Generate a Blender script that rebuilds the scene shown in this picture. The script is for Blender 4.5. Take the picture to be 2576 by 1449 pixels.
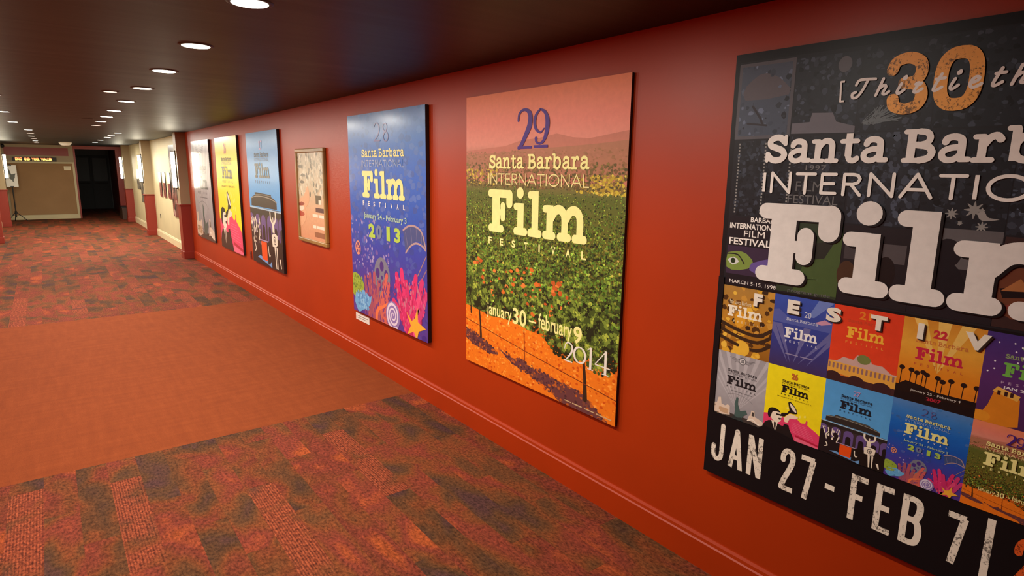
import bpy, bmesh, math, random
from mathutils import Vector, Matrix
from mathutils.geometry import tessellate_polygon
from mathutils.noise import noise as pnoise

sc = bpy.context.scene
COL = sc.collection
for o in list(bpy.data.objects): bpy.data.objects.remove(o)

# ------------------------------------------------------------------ camera, world, exposure
cam = bpy.data.cameras.new('camera'); cam_o = bpy.data.objects.new('camera', cam); COL.objects.link(cam_o)
cam.sensor_width = 36.0; cam.lens = 36.0 * 1524.06 / 2576.0; cam.clip_start = 0.02; cam.clip_end = 200
YAW, PITCH, ROLL = math.radians(37.452), math.radians(10.8997), math.radians(0.8163)
F = Vector((math.sin(YAW)*math.cos(PITCH), math.cos(YAW)*math.cos(PITCH), -math.sin(PITCH)))
R0 = Vector((math.cos(YAW), -math.sin(YAW), 0)); U0 = R0.cross(F)
R = R0*math.cos(ROLL) + U0*math.sin(ROLL); U = -R0*math.sin(ROLL) + U0*math.cos(ROLL)
cam_o.matrix_world = Matrix(((R.x, U.x, -F.x, 0), (R.y, U.y, -F.y, 0), (R.z, U.z, -F.z, 1.7964), (0, 0, 0, 1)))
sc.camera = cam_o
w = bpy.data.worlds.new('world'); sc.world = w; w.use_nodes = True
w.node_tree.nodes['Background'].inputs[0].default_value = (0.9, 0.75, 0.6, 1)
w.node_tree.nodes['Background'].inputs[1].default_value = 0.0
sc.view_settings.view_transform = 'Standard'; sc.view_settings.look = 'None'
sc.view_settings.gamma = 1.0; sc.view_settings.use_curve_mapping = False
sc.view_settings.exposure = 0.0

CEIL = 2.44          # ceiling height
XR = 2.254           # red wall, right
XB = 2.29            # cream bay wall, right
XL = -1.09           # left wall
END = 25.7           # end wall
LAMP_COL = (1.0, 0.94, 0.83)
LAMP_W = 28.0

# ------------------------------------------------------------------ helpers
def lin(c):
    return tuple(((v/255.)/12.92 if v/255. <= .04045 else ((v/255.+.055)/1.055)**2.4) for v in c[:3]) + (1.0,)

def newmat(name):
    m = bpy.data.materials.new(name); m.use_nodes = True
    nt = m.node_tree; b = nt.nodes['Principled BSDF']
    return m, nt, b

def node(nt, kind, **kw):
    n = nt.nodes.new(kind)
    for k, v in kw.items():
        if k.startswith('_'): setattr(n, k[1:], v)
    return n

def val(nt, sock, v):
    if isinstance(v, bpy.types.NodeSocket): nt.links.new(v, sock)
    else: sock.default_value = v

def M(nt, op, a, b=0.0, c=0.0):
    n = nt.nodes.new('ShaderNodeMath'); n.operation = op
    val(nt, n.inputs[0], a); val(nt, n.inputs[1], b); val(nt, n.inputs[2], c)
    return n.outputs[0]

def noise(nt, vec, scale, detail=2.0, rough=.5, dist=0.0):
    n = nt.nodes.new('ShaderNodeTexNoise'); n.inputs['Scale'].default_value = scale
    n.inputs['Detail'].default_value = detail; n.inputs['Roughness'].default_value = rough
    n.inputs['Distortion'].default_value = dist
    if vec is not None: nt.links.new(vec, n.inputs['Vector'])
    return n.outputs['Fac']

def ramp(nt, fac, stops, interp='LINEAR'):
    n = nt.nodes.new('ShaderNodeValToRGB'); cr = n.color_ramp; cr.interpolation = interp
    while len(cr.elements) < len(stops): cr.elements.new(0.5)
    for e, (p, c) in zip(cr.elements, stops):
        e.position = p; e.color = c if len(c) == 4 else lin(c)
    nt.links.new(fac, n.inputs[0])
    return n.outputs[0]

def mix(nt, fac, a, b, blend='MIX'):
    n = nt.nodes.new('ShaderNodeMix'); n.data_type = 'RGBA'; n.blend_type = blend
    val(nt, n.inputs[0], fac); val(nt, n.inputs[6], a); val(nt, n.inputs[7], b)
    return n.outputs[2]

def bump(nt, b, h, strength, dist=.01):
    n = nt.nodes.new('ShaderNodeBump'); n.inputs['Strength'].default_value = strength
    n.inputs['Distance'].default_value = dist
    nt.links.new(h, n.inputs['Height']); nt.links.new(n.outputs[0], b.inputs['Normal'])

def geo_pos(nt):
    return nt.nodes.new('ShaderNodeNewGeometry').outputs['Position']

def paint(name, col, rough=.5, spec=.5, bscale=90., bstr=.05, var=.06):
    m, nt, b = newmat(name)
    p = geo_pos(nt)
    n1 = noise(nt, p, 1.7, 3); n2 = noise(nt, p, bscale, 2)
    c = lin(col)
    lo = tuple(v*(1-var) for v in c[:3]) + (1,); hi = tuple(min(1, v*(1+var)) for v in c[:3]) + (1,)
    nt.links.new(ramp(nt, n1, [(.3, lo), (.7, hi)]), b.inputs['Base Color'])
    b.inputs['Roughness'].default_value = rough; b.inputs['Specular IOR Level'].default_value = spec
    if bstr: bump(nt, b, n2, bstr, .002)
    return m

def emit(name, col, strength):
    m, nt, b = newmat(name)
    b.inputs['Base Color'].default_value = (col[0], col[1], col[2], 1)
    b.inputs['Emission Color'].default_value = (col[0], col[1], col[2], 1)
    b.inputs['Emission Strength'].default_value = strength
    return m

def bm_obj(name, bm, mats, parent=None, smooth=False):
    me = bpy.data.meshes.new(name); bm.to_mesh(me); bm.free()
    if not isinstance(mats, (list, tuple)): mats = [mats]
    for m in mats: me.materials.append(m)
    if smooth:
        for p in me.polygons: p.use_smooth = True
    o = bpy.data.objects.new(name, me); COL.objects.link(o)
    if parent is not None: o.parent = parent
    return o

def add_box(bm, a, b, bev=0.0):
    a = Vector(a); b = Vector(b)
    vs = [bm.verts.new((x, y, z)) for x in (a.x, b.x) for y in (a.y, b.y) for z in (a.z, b.z)]
    fs = [bm.faces.new([vs[i] for i in f]) for f in ((0,1,3,2),(4,6,7,5),(0,4,5,1),(2,3,7,6),(0,2,6,4),(1,5,7,3))]
    bmesh.ops.recalc_face_normals(bm, faces=fs)
    if bev > 0:
        es = list({e for f in fs for e in f.edges})
        bmesh.ops.bevel(bm, geom=es, offset=bev, segments=2, affect='EDGES', profile=.5)

def box(name, a, b, mat, parent=None, bev=0.0):
    bm = bmesh.new(); add_box(bm, a, b, bev)
    return bm_obj(name, bm, mat, parent)

def add_cyl(bm, p0, p1, r0, r1=None, n=16):
    p0 = Vector(p0); p1 = Vector(p1); r1 = r0 if r1 is None else r1
    d = (p1-p0).normalized(); t = Vector((0,0,1)) if abs(d.z) < .9 else Vector((1,0,0))
    e1 = d.cross(t).normalized(); e2 = d.cross(e1)
    A = [bm.verts.new(p0 + (e1*math.cos(a)+e2*math.sin(a))*r0) for a in [2*math.pi*i/n for i in range(n)]]
    B = [bm.verts.new(p1 + (e1*math.cos(a)+e2*math.sin(a))*r1) for a in [2*math.pi*i/n for i in range(n)]]
    fs = [bm.faces.new((A[i], A[(i+1)%n], B[(i+1)%n], B[i])) for i in range(n)]
    fs.append(bm.faces.new(A[::-1])); fs.append(bm.faces.new(B))
    bmesh.ops.recalc_face_normals(bm, faces=fs)

def cyl(name, p0, p1, r0, mat, parent=None, r1=None, n=20, smooth=False):
    bm = bmesh.new(); add_cyl(bm, p0, p1, r0, r1, n)
    return bm_obj(name, bm, mat, parent, smooth)

def add_lathe(bm, prof, c, n=28):          # prof: (r, z) pairs about vertical axis at c
    c = Vector(c); rings = []
    for r, z in prof:
        rings.append([bm.verts.new(c + Vector((r*math.cos(2*math.pi*i/n), r*math.sin(2*math.pi*i/n), z))) for i in range(n)])
    fs = []
    for A, B in zip(rings, rings[1:]):
        for i in range(n): fs.append(bm.faces.new((A[i], A[(i+1)%n], B[(i+1)%n], B[i])))
    bmesh.ops.recalc_face_normals(bm, faces=fs)

def tag(o, label=None, cat=None, group=None, kind=None):
    if label: o['label'] = label
    if cat: o['category'] = cat
    if group: o['group'] = group
    if kind: o['kind'] = kind
    return o

def empty(name, loc=(0,0,0), mat=None):
    o = bpy.data.objects.new(name, None); COL.objects.link(o); o.empty_display_size = .1
    if mat is not None: o.matrix_world = mat
    else: o.location = loc
    return o

def keep(o, parent):                        # parent a mesh built in world coordinates under an empty
    o.parent = parent; o.matrix_parent_inverse = Matrix.Translation(parent.location).inverted()
    return o

def wall_matrix(x, y, z):                   # local X runs right along the right-hand wall, Y up, Z out of the wall
    return Matrix(((0, 0, -1, x), (-1, 0, 0, y), (0, 1, 0, z), (0, 0, 0, 1)))

# ------------------------------------------------------------------ materials
RED = (168, 51, 6)
m_red = paint('red_satin_paint', RED, rough=.40, spec=.36, bscale=60, bstr=.06)
m_redlow = paint('dark_red_paint', (136, 40, 24), rough=.4, bscale=60)
m_cream = paint('cream_paint', (196, 182, 142), rough=.5, bscale=70)
m_creamtrim = paint('cream_gloss_trim', (226, 212, 172), rough=.3)
m_taupe = paint('taupe_paint', (158, 138, 104), rough=.5, bscale=70)
m_brownpanel = paint('brown_fabric_panel', (156, 122, 86), rough=.9, spec=.2, bscale=300, bstr=.3)
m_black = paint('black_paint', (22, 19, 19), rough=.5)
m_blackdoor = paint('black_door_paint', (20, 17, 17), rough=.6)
m_darkmetal = paint('dark_bronze_metal', (52, 44, 36), rough=.4)
m_edge = paint('black_board_edge', (26, 16, 16), rough=.5, bstr=0)
m_white = paint('white_plastic', (232, 228, 218), rough=.4)
m_brownbox = paint('dark_brown_laminate', (70, 44, 30), rough=.5)
m_gold = paint('antique_gold_frame', (150, 116, 62), rough=.35, bscale=40, bstr=.4, var=.35)
m_orangebox = paint('dark_red_plate', (110, 30, 16), rough=.4)

def ceiling_mat():
    m, nt, b = newmat('dark_ceiling_paint'); p = geo_pos(nt)
    mp = node(nt, 'ShaderNodeMapping'); mp.inputs['Scale'].default_value = (.35, 5.0, 1.0); nt.links.new(p, mp.inputs[0])
    n1 = noise(nt, mp.outputs[0], 1.2, 4, .6); n2 = noise(nt, p, 140, 2)
    nt.links.new(ramp(nt, n1, [(.3, (27, 31, 33)), (.7, (33, 37, 39))]), b.inputs['Base Color'])
    nt.links.new(M(nt, 'ADD', .40, M(nt, 'MULTIPLY', n1, .16)), b.inputs['Roughness']); b.inputs['Specular IOR Level'].default_value = .28
    h = M(nt, 'ADD', M(nt, 'MULTIPLY', n1, 1.0), M(nt, 'MULTIPLY', n2, .08))
    bump(nt, b, h, .25, .006)
    return m
m_ceil = ceiling_mat()

def carpet_mat():
    m, nt, b = newmat('patterned_carpet'); p = geo_pos(nt)
    s = node(nt, 'ShaderNodeSeparateXYZ'); nt.links.new(p, s.inputs[0]); x, y = s.outputs[0], s.outputs[1]
    cx = M(nt, 'FLOOR', M(nt, 'DIVIDE', M(nt, 'SUBTRACT', x, XL), .152))
    st = M(nt, 'FRACT', M(nt, 'MULTIPLY', cx, .382))
    cy = M(nt, 'FLOOR', M(nt, 'ADD', y, st))
    cb = node(nt, 'ShaderNodeCombineXYZ'); nt.links.new(cx, cb.inputs[0]); nt.links.new(cy, cb.inputs[1])
    wn = node(nt, 'ShaderNodeTexWhiteNoise'); wn.noise_dimensions = '3D'; nt.links.new(cb.outputs[0], wn.inputs['Vector'])
    rnd = wn.outputs['Value']
    sp = node(nt, 'ShaderNodeSeparateColor'); nt.links.new(wn.outputs['Color'], sp.inputs[0]); r2, r3 = sp.outputs[1], sp.outputs[2]
    # blotches run over a wider field, shifted a little from plank to plank
    off = node(nt, 'ShaderNodeCombineXYZ'); nt.links.new(M(nt, 'MULTIPLY', r2, .25), off.inputs[0]); nt.links.new(M(nt, 'MULTIPLY', rnd, .5), off.inputs[1])
    ad = node(nt, 'ShaderNodeVectorMath'); ad.operation = 'ADD'; nt.links.new(p, ad.inputs[0]); nt.links.new(off.outputs[0], ad.inputs[1])
    mp = node(nt, 'ShaderNodeMapping'); mp.inputs['Scale'].default_value = (1.5, .8, 1); nt.links.new(ad.outputs[0], mp.inputs[0])
    n1 = noise(nt, mp.outputs[0], 3.2, 1.6, .5, .3)
    n1 = M(nt, 'ADD', n1, M(nt, 'MULTIPLY', M(nt, 'SUBTRACT', r3, .5), .24))
    base = ramp(nt, n1, [(.24, (80, 50, 47)), (.36, (88, 57, 35)), (.44, (104, 62, 34)), (.50, (122, 64, 33)), (.57, (120, 56, 36)), (.64, (126, 55, 39)), (.76, (158, 74, 36))])
    # speckled loops
    mp2 = node(nt, 'ShaderNodeMapping'); mp2.inputs['Scale'].default_value = (1.0, .55, 1); nt.links.new(p, mp2.inputs[0])
    n2 = noise(nt, mp2.outputs[0], 78, 3, .68); n3 = noise(nt, mp2.outputs[0], 26, 3, .65)
    dark = ramp(nt, n3, [(.36, (.5, .47, .43, 1)), (.58, (1, 1, 1, 1))])
    base = mix(nt, M(nt, 'MULTIPLY', M(nt, 'GREATER_THAN', rnd, .45), .5), base, dark, 'MULTIPLY')
    # ribbed bright planks
    rib = M(nt, 'SINE', M(nt, 'ADD', M(nt, 'MULTIPLY', x, 2*math.pi/.0127), M(nt, 'MULTIPLY', n3, 1.2)))
    ribc = ramp(nt, M(nt, 'ADD', M(nt, 'MULTIPLY', rib, .2), n2), [(.25, (104, 45, 29)), (.55, (140, 65, 40)), (.85, (158, 79, 50))])
    n4 = noise(nt, p, 5.5, 1)
    isr = M(nt, 'MULTIPLY', M(nt, 'GREATER_THAN', r2, .86), ramp(nt, n4, [(.32, (.15, .15, .15, 1)), (.5, (.9, .9, .9, 1))]))
    base = mix(nt, isr, base, ribc)
    fine = ramp(nt, n2, [(.34, (.42, .39, .37, 1)), (.5, (.84, .84, .82, 1)), (.66, (1.25, 1.22, 1.16, 1))])
    base = mix(nt, 1.0, base, fine, 'MULTIPLY')
    nt.links.new(base, b.inputs['Base Color'])
    b.inputs['Roughness'].default_value = .95; b.inputs['Specular IOR Level'].default_value = .15
    bump(nt, b, n2, .6, .004)
    return m
m_carpet = carpet_mat()

def inlay_mat():
    m, nt, b = newmat('plain_orange_carpet'); p = geo_pos(nt)
    mp = node(nt, 'ShaderNodeMapping'); mp.inputs['Scale'].default_value = (3.0, .5, 1); nt.links.new(p, mp.inputs[0])
    mq = node(nt, 'ShaderNodeMapping'); mq.inputs['Scale'].default_value = (.5, 3.0, 1); nt.links.new(p, mq.inputs[0])
    a = noise(nt, mp.outputs[0], 6, 4, .7); c = noise(nt, mq.outputs[0], 6, 4, .7); f = noise(nt, p, 160, 3, .6)
    n = M(nt, 'ADD', M(nt, 'MULTIPLY', a, .5), M(nt, 'MULTIPLY', c, .5))
    base = ramp(nt, n, [(.3, (118, 53, 20)), (.5, (128, 59, 23)), (.7, (138, 66, 28))])
    base = mix(nt, 1.0, base, ramp(nt, f, [(.3, (.8, .78, .76, 1)), (.65, (1.08, 1.06, 1.05, 1))]), 'MULTIPLY')
    nt.links.new(base, b.inputs['Base Color']); b.inputs['Roughness'].default_value = .95; b.inputs['Specular IOR Level'].default_value = .15
    bump(nt, b, f, .4, .003)
    return m
m_inlay = inlay_mat()

def print_mat(name, rough, coat=0.0, worn=False):
    m, nt, b = newmat(name)
    at = node(nt, 'ShaderNodeVertexColor'); at.layer_name = 'Col'
    tc = node(nt, 'ShaderNodeTexCoord').outputs['Object']
    c = at.outputs['Color']
    g = noise(nt, tc, 30, 4, .6)
    c = mix(nt, 1.0, c, ramp(nt, g, [(.3, (.94, .94, .94, 1)), (.7, (1.04, 1.04, 1.04, 1))]), 'MULTIPLY')
    if worn:
        mp = node(nt, 'ShaderNodeMapping'); mp.inputs['Scale'].default_value = (1, .8, 1); nt.links.new(tc, mp.inputs[0])
        n = noise(nt, mp.outputs[0], 120, 4, .72); n2 = noise(nt, tc, 9, 1)
        f = M(nt, 'ADD', n, M(nt, 'MULTIPLY', M(nt, 'SUBTRACT', n2, .5), .55))
        k = ramp(nt, f, [(.57, (0, 0, 0, 1)), (.64, (.8, .8, .8, 1))])
        c = mix(nt, k, c, lin((40, 26, 22)))
    nt.links.new(c, b.inputs['Base Color']); b.inputs['Roughness'].default_value = rough; b.inputs['Specular IOR Level'].default_value = .25
    b.inputs['Coat Weight'].default_value = coat; b.inputs['Coat Roughness'].default_value = .19
    return m
m_print = print_mat('satin_poster_print', .42)
m_printworn = print_mat('distressed_lettering_print', .42, worn=True)
m_gloss = print_mat('glossy_poster_print', .45, coat=.5)

# ------------------------------------------------------------------ structure
def struct(o, label=None, cat=None):
    o['kind'] = 'structure'
    if label: o['label'] = label
    if cat: o['category'] = cat
    return o

floor = empty('floor'); struct(floor, 'orange and brown patterned carpet running down the corridor', 'floor')
box('subfloor', (XL-.3, -4.0, -.12), (XB+.9, 31.5, -.008), m_brownbox, floor)
Y1, Y2, YP = 4.245, 8.62, 14.62
mesh_cache = {}
def plank(x0, x1, y0, y1):
    key = (round(x1-x0, 3), round(y1-y0, 3))
    if key not in mesh_cache:
        bm = bmesh.new(); add_box(bm, (.0004, .0004, -.008), (x1-x0-.0004, y1-y0-.0004, 0))
        me = bpy.data.meshes.new('carpet_plank'); bm.to_mesh(me); bm.free(); me.materials.append(m_carpet); mesh_cache[key] = me
    o = bpy.data.objects.new('carpet_plank', mesh_cache[key]); COL.objects.link(o); o.location = (x0, y0, 0); o.parent = floor
PW = .152
ncol = int(math.ceil((XR - XL)/PW))
for k in range(ncol):
    x0 = XL + k*PW; x1 = min(x0+PW, XR)
    st = (k*.382) % 1.0
    for (ya, yb) in ((.0, Y1), (Y2, YP)):
        y = math.floor(ya + st) - st
        while y < yb - 1e-6:
            a, c = max(y, ya), min(y+1, yb)
            # only the planks the photograph can show
            lim = -.06*c - .1 if ya > 1 else (-.20 - .05*c)
            if c-a > .02 and x1 > lim and not (ya < 1 and c < 1.3): plank(x0, x1, a, c)
            elif c-a > .02: rest = True
            y += 1.0
bm = bmesh.new()                              # carpet outside the picture or too far to tell planks apart
add_box(bm, (XL, -4, -.0085), (XR, Y1, -.0005)); add_box(bm, (XL, Y2, -.0085), (XR, YP, -.0005))
add_box(bm, (XL-.05, YP, -.0085), (XB+.3, 31.0, 0))
bm_obj('carpet_field', bm, m_carpet, floor)
box('carpet_inlay', (XL, Y1, -.008), (XR, Y2, .0), m_inlay, floor)

struct(box('ceiling', (XL-.3, -4.0, CEIL), (XB+.9, 31.5, CEIL+.12), m_ceil), 'dark brown painted ceiling with a slight sheen', 'ceiling')
struct(box('wall_right', (XR, -4.0, -.02), (XR+.2, 13.36, CEIL), m_red), 'red orange painted wall hung with festival posters', 'wall')
struct(box('wall_right_bay', (XB, 13.36, -.02), (XB+.2, 23.3, CEIL), m_cream), 'cream wall bays between the red and taupe pillars', 'wall')
struct(box('wall_right_end', (XB, 23.3, -.02), (XB+.2, 31.4, CEIL), m_redlow), 'dark red wall beside the far doorway', 'wall')
struct(box('wall_left', (XL-.2, -4.0, -.02), (XL, 13.3, CEIL), m_red), 'red wall on the left of the corridor', 'wall')
struct(box('wall_left_bay', (XL-.2, 13.3, -.02), (XL, END+.2, CEIL), m_cream), 'cream wall bays on the left of the corridor', 'wall')
struct(box('wall_back', (XL-.2, -4.2, -.02), (XR+.2, -4.0, CEIL), m_red), 'red wall closing the corridor behind the viewer', 'wall')

def baseboard(name, x, y0, y1, h, d, mat, side, label):   # moulded profile extruded along the wall
    prof = [(0, 0), (d, 0), (d, h*.80), (d*.72, h*.84), (d*.62, h*.93), (d*.25, h), (0, h)]
    bm = bmesh.new()
    A = [bm.verts.new((x + side*a, y0, z)) for a, z in prof]; B = [bm.verts.new((x + side*a, y1, z)) for a, z in prof]
    n = len(prof); fs = [bm.faces.new((A[i], A[(i+1)%n], B[(i+1)%n], B[i])) for i in range(n)]
    fs += [bm.faces.new(A), bm.faces.new(B[::-1])]; bmesh.ops.recalc_face_normals(bm, faces=fs)
    return struct(bm_obj(name, bm, mat), label, 'baseboard')
baseboard('baseboard_right', XR, -4.0, 13.3, .163, .018, m_red, -1, 'red painted moulded baseboard under the posters')
baseboard('baseboard_right_bay', XB, 13.6, 18.5, .18, .02, m_creamtrim, -1, 'cream moulded baseboard in the nearer cream bay')
baseboard('baseboard_right_far', XB, 18.8, 23.3, .18, .02, m_creamtrim, -1, 'cream moulded baseboard in the farther cream bay')
baseboard('baseboard_left', XL, 13.6, 18.1, .18, .02, m_creamtrim, 1, 'cream baseboard left, nearer bay')
baseboard('baseboard_left_far', XL, 18.4, 22.9, .18, .02, m_creamtrim, 1, 'cream moulded baseboard in the far left bay')

def pillar(y, side, label):
    wall = XB if side < 0 else XL
    d = .21 if side < 0 else .22
    t = .30
    f = wall + side*d
    p = empty('pillar', (wall, y, 0)); struct(p, label, 'pillar')
    def bx(n, dd, y0, y1, z0, z1, m, bev=0):
        keep(box(n, (min(wall, wall+side*dd), y0, z0), (max(wall, wall+side*dd), y1, z1), m, None, bev), p)
    bx('lower_panel', d, y, y+t, 0, 1.045, m_redlow)
    bx('upper_panel', d-.008, y+.008, y+t-.008, 1.06, CEIL, m_taupe)
    bx('cap_moulding', d+.022, y-.022, y+t+.022, 1.045, 1.072, m_redlow, .005)
    bx('base_moulding', d+.014, y-.014, y+t+.014, 0, .14, m_redlow, .005)
pillar(13.38, -1, 'red and taupe pillar where the red poster wall ends')
pillar(18.50, -1, 'middle red and taupe pillar on the right')
pillar(23.28, -1, 'far red and taupe pillar beside the dark doorway')
pillar(13.30, 1, 'nearest red and taupe pillar on the left')
pillar(18.15, 1, 'red lower pillar at the left picture edge')
pillar(22.98, 1, 'red and taupe pillar left of the brown panel')

# end wall
ew = empty('wall_end', (0, END, 0)); struct(ew, 'cream end wall framing a large brown panel', 'wall')
def eb(n, x0, x1, z0, z1, y0, y1, m, bev=0): return keep(box(n, (x0, y0, z0), (x1, y1, z1), m, None, bev), ew)
eb('wall_face', XL, .90, -.02, CEIL, END, END+.2, m_taupe)
eb('red_band', -.915, .765, 2.09, 2.345, END-.012, END, m_redlow)
eb('brown_panel', -.90, .835, .155, 1.835, END-.014, END, m_brownpanel)
eb('base_board', XL, .90, 0, .15, END-.03, END, m_cream, .006)
eb('side_trim', .835, .90, .15, 1.85, END-.03, END, m_cream, .006)
eb('rail_trim', XL, .90, 1.84, 1.895, END-.03, END, m_cream, .006)
eb('corner_bead', .90, .95, 0, CEIL, END-.02, END+.2, m_redlow)
hd = box('wall_header', (.95, END, 2.335), (XB, END+.25, CEIL), m_redlow); struct(hd, 'dark red header over the far doorway', 'wall')
jb = box('wall_jamb', (2.10, END, -.02), (XB, END+.25, 2.335), m_redlow); struct(jb, 'dark red jamb right of the far doorway', 'wall')
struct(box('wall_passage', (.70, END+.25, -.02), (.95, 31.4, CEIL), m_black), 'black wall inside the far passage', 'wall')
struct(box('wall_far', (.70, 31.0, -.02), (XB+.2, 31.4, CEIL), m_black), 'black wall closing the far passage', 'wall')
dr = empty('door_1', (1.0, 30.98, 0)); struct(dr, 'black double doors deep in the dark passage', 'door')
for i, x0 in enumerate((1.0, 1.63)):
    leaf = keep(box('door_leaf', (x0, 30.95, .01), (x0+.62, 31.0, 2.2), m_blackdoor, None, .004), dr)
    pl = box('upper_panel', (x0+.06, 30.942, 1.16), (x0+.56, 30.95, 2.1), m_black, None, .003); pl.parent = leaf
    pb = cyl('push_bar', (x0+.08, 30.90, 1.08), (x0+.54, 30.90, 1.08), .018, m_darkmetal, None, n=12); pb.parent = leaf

# ------------------------------------------------------------------ lamps
m_lens = emit('lamp_lens', (1.0, .93, .78), 6.0)
m_lensdim = emit('dim_lamp_lens', (1.0, .9, .75), 1.2)
m_tube = emit('sconce_glass', (1.0, .90, .68), 38.0)
ORD = ['first', 'second', 'third', 'fourth', 'fifth', 'sixth', 'seventh', 'eighth', 'ninth', 'tenth', 'eleventh', 'twelfth']
def downlight(x, y, label, state='lit', r=.07, power=1.0, group='recessed ceiling downlights'):
    e = empty('downlight', (x, y, CEIL)); tag(e, label, 'ceiling light', group)
    bm = bmesh.new()
    add_lathe(bm, [(r+.020, 0), (r+.019, -.002), (r+.010, -.0045), (r+.001, -.005), (r-.001, -.001)], (0, 0, 0), 28)
    bm_obj('trim_ring', bm, m_black if state != 'white' else m_white, e, True)
    bm = bmesh.new(); add_cyl(bm, (0, 0, -.006), (0, 0, 0), r, None, 28)
    bm_obj('lens', bm, {'lit': m_lens, 'dim': m_lensdim, 'off': m_black, 'white': m_lensdim}[state], e)
    if state == 'lit':
        L = bpy.data.lights.new('downlight_lamp', 'AREA'); L.shape = 'DISK'; L.size = 2*r*.9; L.energy = LAMP_W*power
        L.color = LAMP_COL; L.spread = math.pi
        lo = bpy.data.objects.new('downlight_lamp', L); COL.objects.link(lo); lo.parent = e; lo.location = (0, 0, -.0075)
main_row = [2.684, 3.79, 4.915, 6.11, 7.44, 8.80, 9.94, 11.08]
for i, y in enumerate(main_row):
    downlight(.725 + .006*i, y, '%s lit round downlight of the main ceiling row, counted from the camera' % ORD[i])
downlight(.725, 1.56, 'lit downlight overhead, just ahead of the camera', 'lit', .07, .95)      # of the same row, above the picture
downlight(.552, 6.60, 'smaller half shaded downlight left of the main row, beside the fourth light', 'dim', .05, group=None)
downlight(.579, 10.60, 'unlit black downlight left of the main row', 'off', .06, group=None)
downlight(.776, 12.24, 'faint downlight at the far end of the main row', 'dim', .06, group=None)
for i, y in enumerate((14.67, 16.1, 17.1, 19.2, 21.2)):
    downlight(1.28, y, '%s downlight of the far right ceiling row' % ORD[i], 'lit', .065, 1.6)
for i, y in enumerate((3.1, 5.4, 7.7)):       # the left row carried on towards the viewer, outside the picture
    downlight(-.31, y, '%s of the left row downlights left of the picture' % ORD[i], 'lit', .07, .75)
for i, (x, y) in enumerate(((-.306, 10.04), (-.279, 12.34), (-.125, 14.87), (-.11, 16.5), (-.11, 18.1), (-.08, 19.8), (-.06, 21.6), (-.04, 23.4))):
    downlight(x, y, '%s downlight of the left ceiling row' % ORD[i], 'lit' if i % 2 == 0 or i < 3 else 'dim', .06, 1.4)

def sconce(y, side, label):
    wall = (XB - .21) if side < 0 else (XL + .22)
    e = empty('wall_sconce', (wall, y, 1.73)); tag(e, label, 'wall lamp', 'tall glowing wall sconces on the pillars')
    def X(a): return side*a
    box('back_plate', (min(X(-.006), X(.014)), -.05, -.37), (max(X(-.006), X(.014)), .05, .37), m_darkmetal, e, .004)
    bm = bmesh.new()                         # half-round glass tube
    n = 12; pr = [(X(.014 + .062*math.sin(math.pi*i/n)), -.045*math.cos(math.pi*i/n)) for i in range(n+1)]
    A = [bm.verts.new((a, b, -.335)) for a, b in pr]; B = [bm.verts.new((a, b, .335)) for a, b in pr]
    fs = [bm.faces.new((A[i], A[i+1], B[i+1], B[i])) for i in range(n)]
    fs += [bm.faces.new(A), bm.faces.new(B), bm.faces.new((A[0], B[0], B[-1], A[-1]))]
    bmesh.ops.recalc_face_normals(bm, faces=fs)
    bm_obj('glass_tube', bm, m_tube, e, True)
    for s in (-1, 1):
        bm = bmesh.new()
        A = [bm.verts.new((a*1.04, b*1.06, s*.335)) for a, b in pr]; B = [bm.verts.new((a*1.04, b*1.06, s*.352)) for a, b in pr]
        fs = [bm.faces.new((A[i], A[i+1], B[i+1], B[i])) for i in range(n)]
        fs += [bm.faces.new(A), bm.faces.new(B), bm.faces.new((A[0], B[0], B[-1], A[-1]))]
        bmesh.ops.recalc_face_normals(bm, faces=fs)
        bm_obj('end_cap', bm, m_darkmetal, e)
sconce(13.53, -1, 'glowing sconce on the pillar next to the red poster wall')
sconce(18.65, -1, 'glowing sconce on the middle right pillar')
sconce(23.43, -1, 'glowing sconce in front of the dark doorway, far right pillar')
sconce(13.45, 1, 'glowing sconce on the nearest left pillar')
sconce(18.30, 1, 'glowing sconce on the second left pillar')
sconce(23.13, 1, 'glowing sconce beside the white sign on the stand')

# ------------------------------------------------------------------ flat print: shapes and lettering laid on a board
def catmull(pts, n=5):
    if len(pts) < 3: return list(pts)
    out = []
    P = [pts[0]] + list(pts) + [pts[-1]]
    for i in range(1, len(P)-2):
        p0, p1, p2, p3 = P[i-1], P[i], P[i+1], P[i+2]
        for k in range(n):
            t = k/n
            out.append(tuple(.5*((2*b) + (c-a)*t + (2*a-5*b+4*c-d)*t*t + (3*b-a-3*c+d)*t**3) for a, b, c, d in zip(p0, p1, p2, p3)))
    out.append(tuple(pts[-1]))
    return out

def clip_poly(poly, x0, y0, x1, y1):
    def cut(ps, inside, inter):
        out = []
        for i in range(len(ps)):
            a, b = ps[i-1], ps[i]
            ia, ib = inside(a), inside(b)
            if ib:
                if not ia: out.append(inter(a, b))
                out.append(b)
            elif ia: out.append(inter(a, b))
        return out
    def ix(x): return lambda a, b: (x, a[1] + (b[1]-a[1])*(x-a[0])/(b[0]-a[0]))
    def iy(y): return lambda a, b: (a[0] + (b[0]-a[0])*(y-a[1])/(b[1]-a[1]), y)
    for ins, it in ((lambda p: p[0] >= x0, ix(x0)), (lambda p: p[0] <= x1, ix(x1)), (lambda p: p[1] >= y0, iy(y0)), (lambda p: p[1] <= y1, iy(y1))):
        if len(poly) < 3: return []
        poly = cut(poly, ins, it)
    return poly

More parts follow.
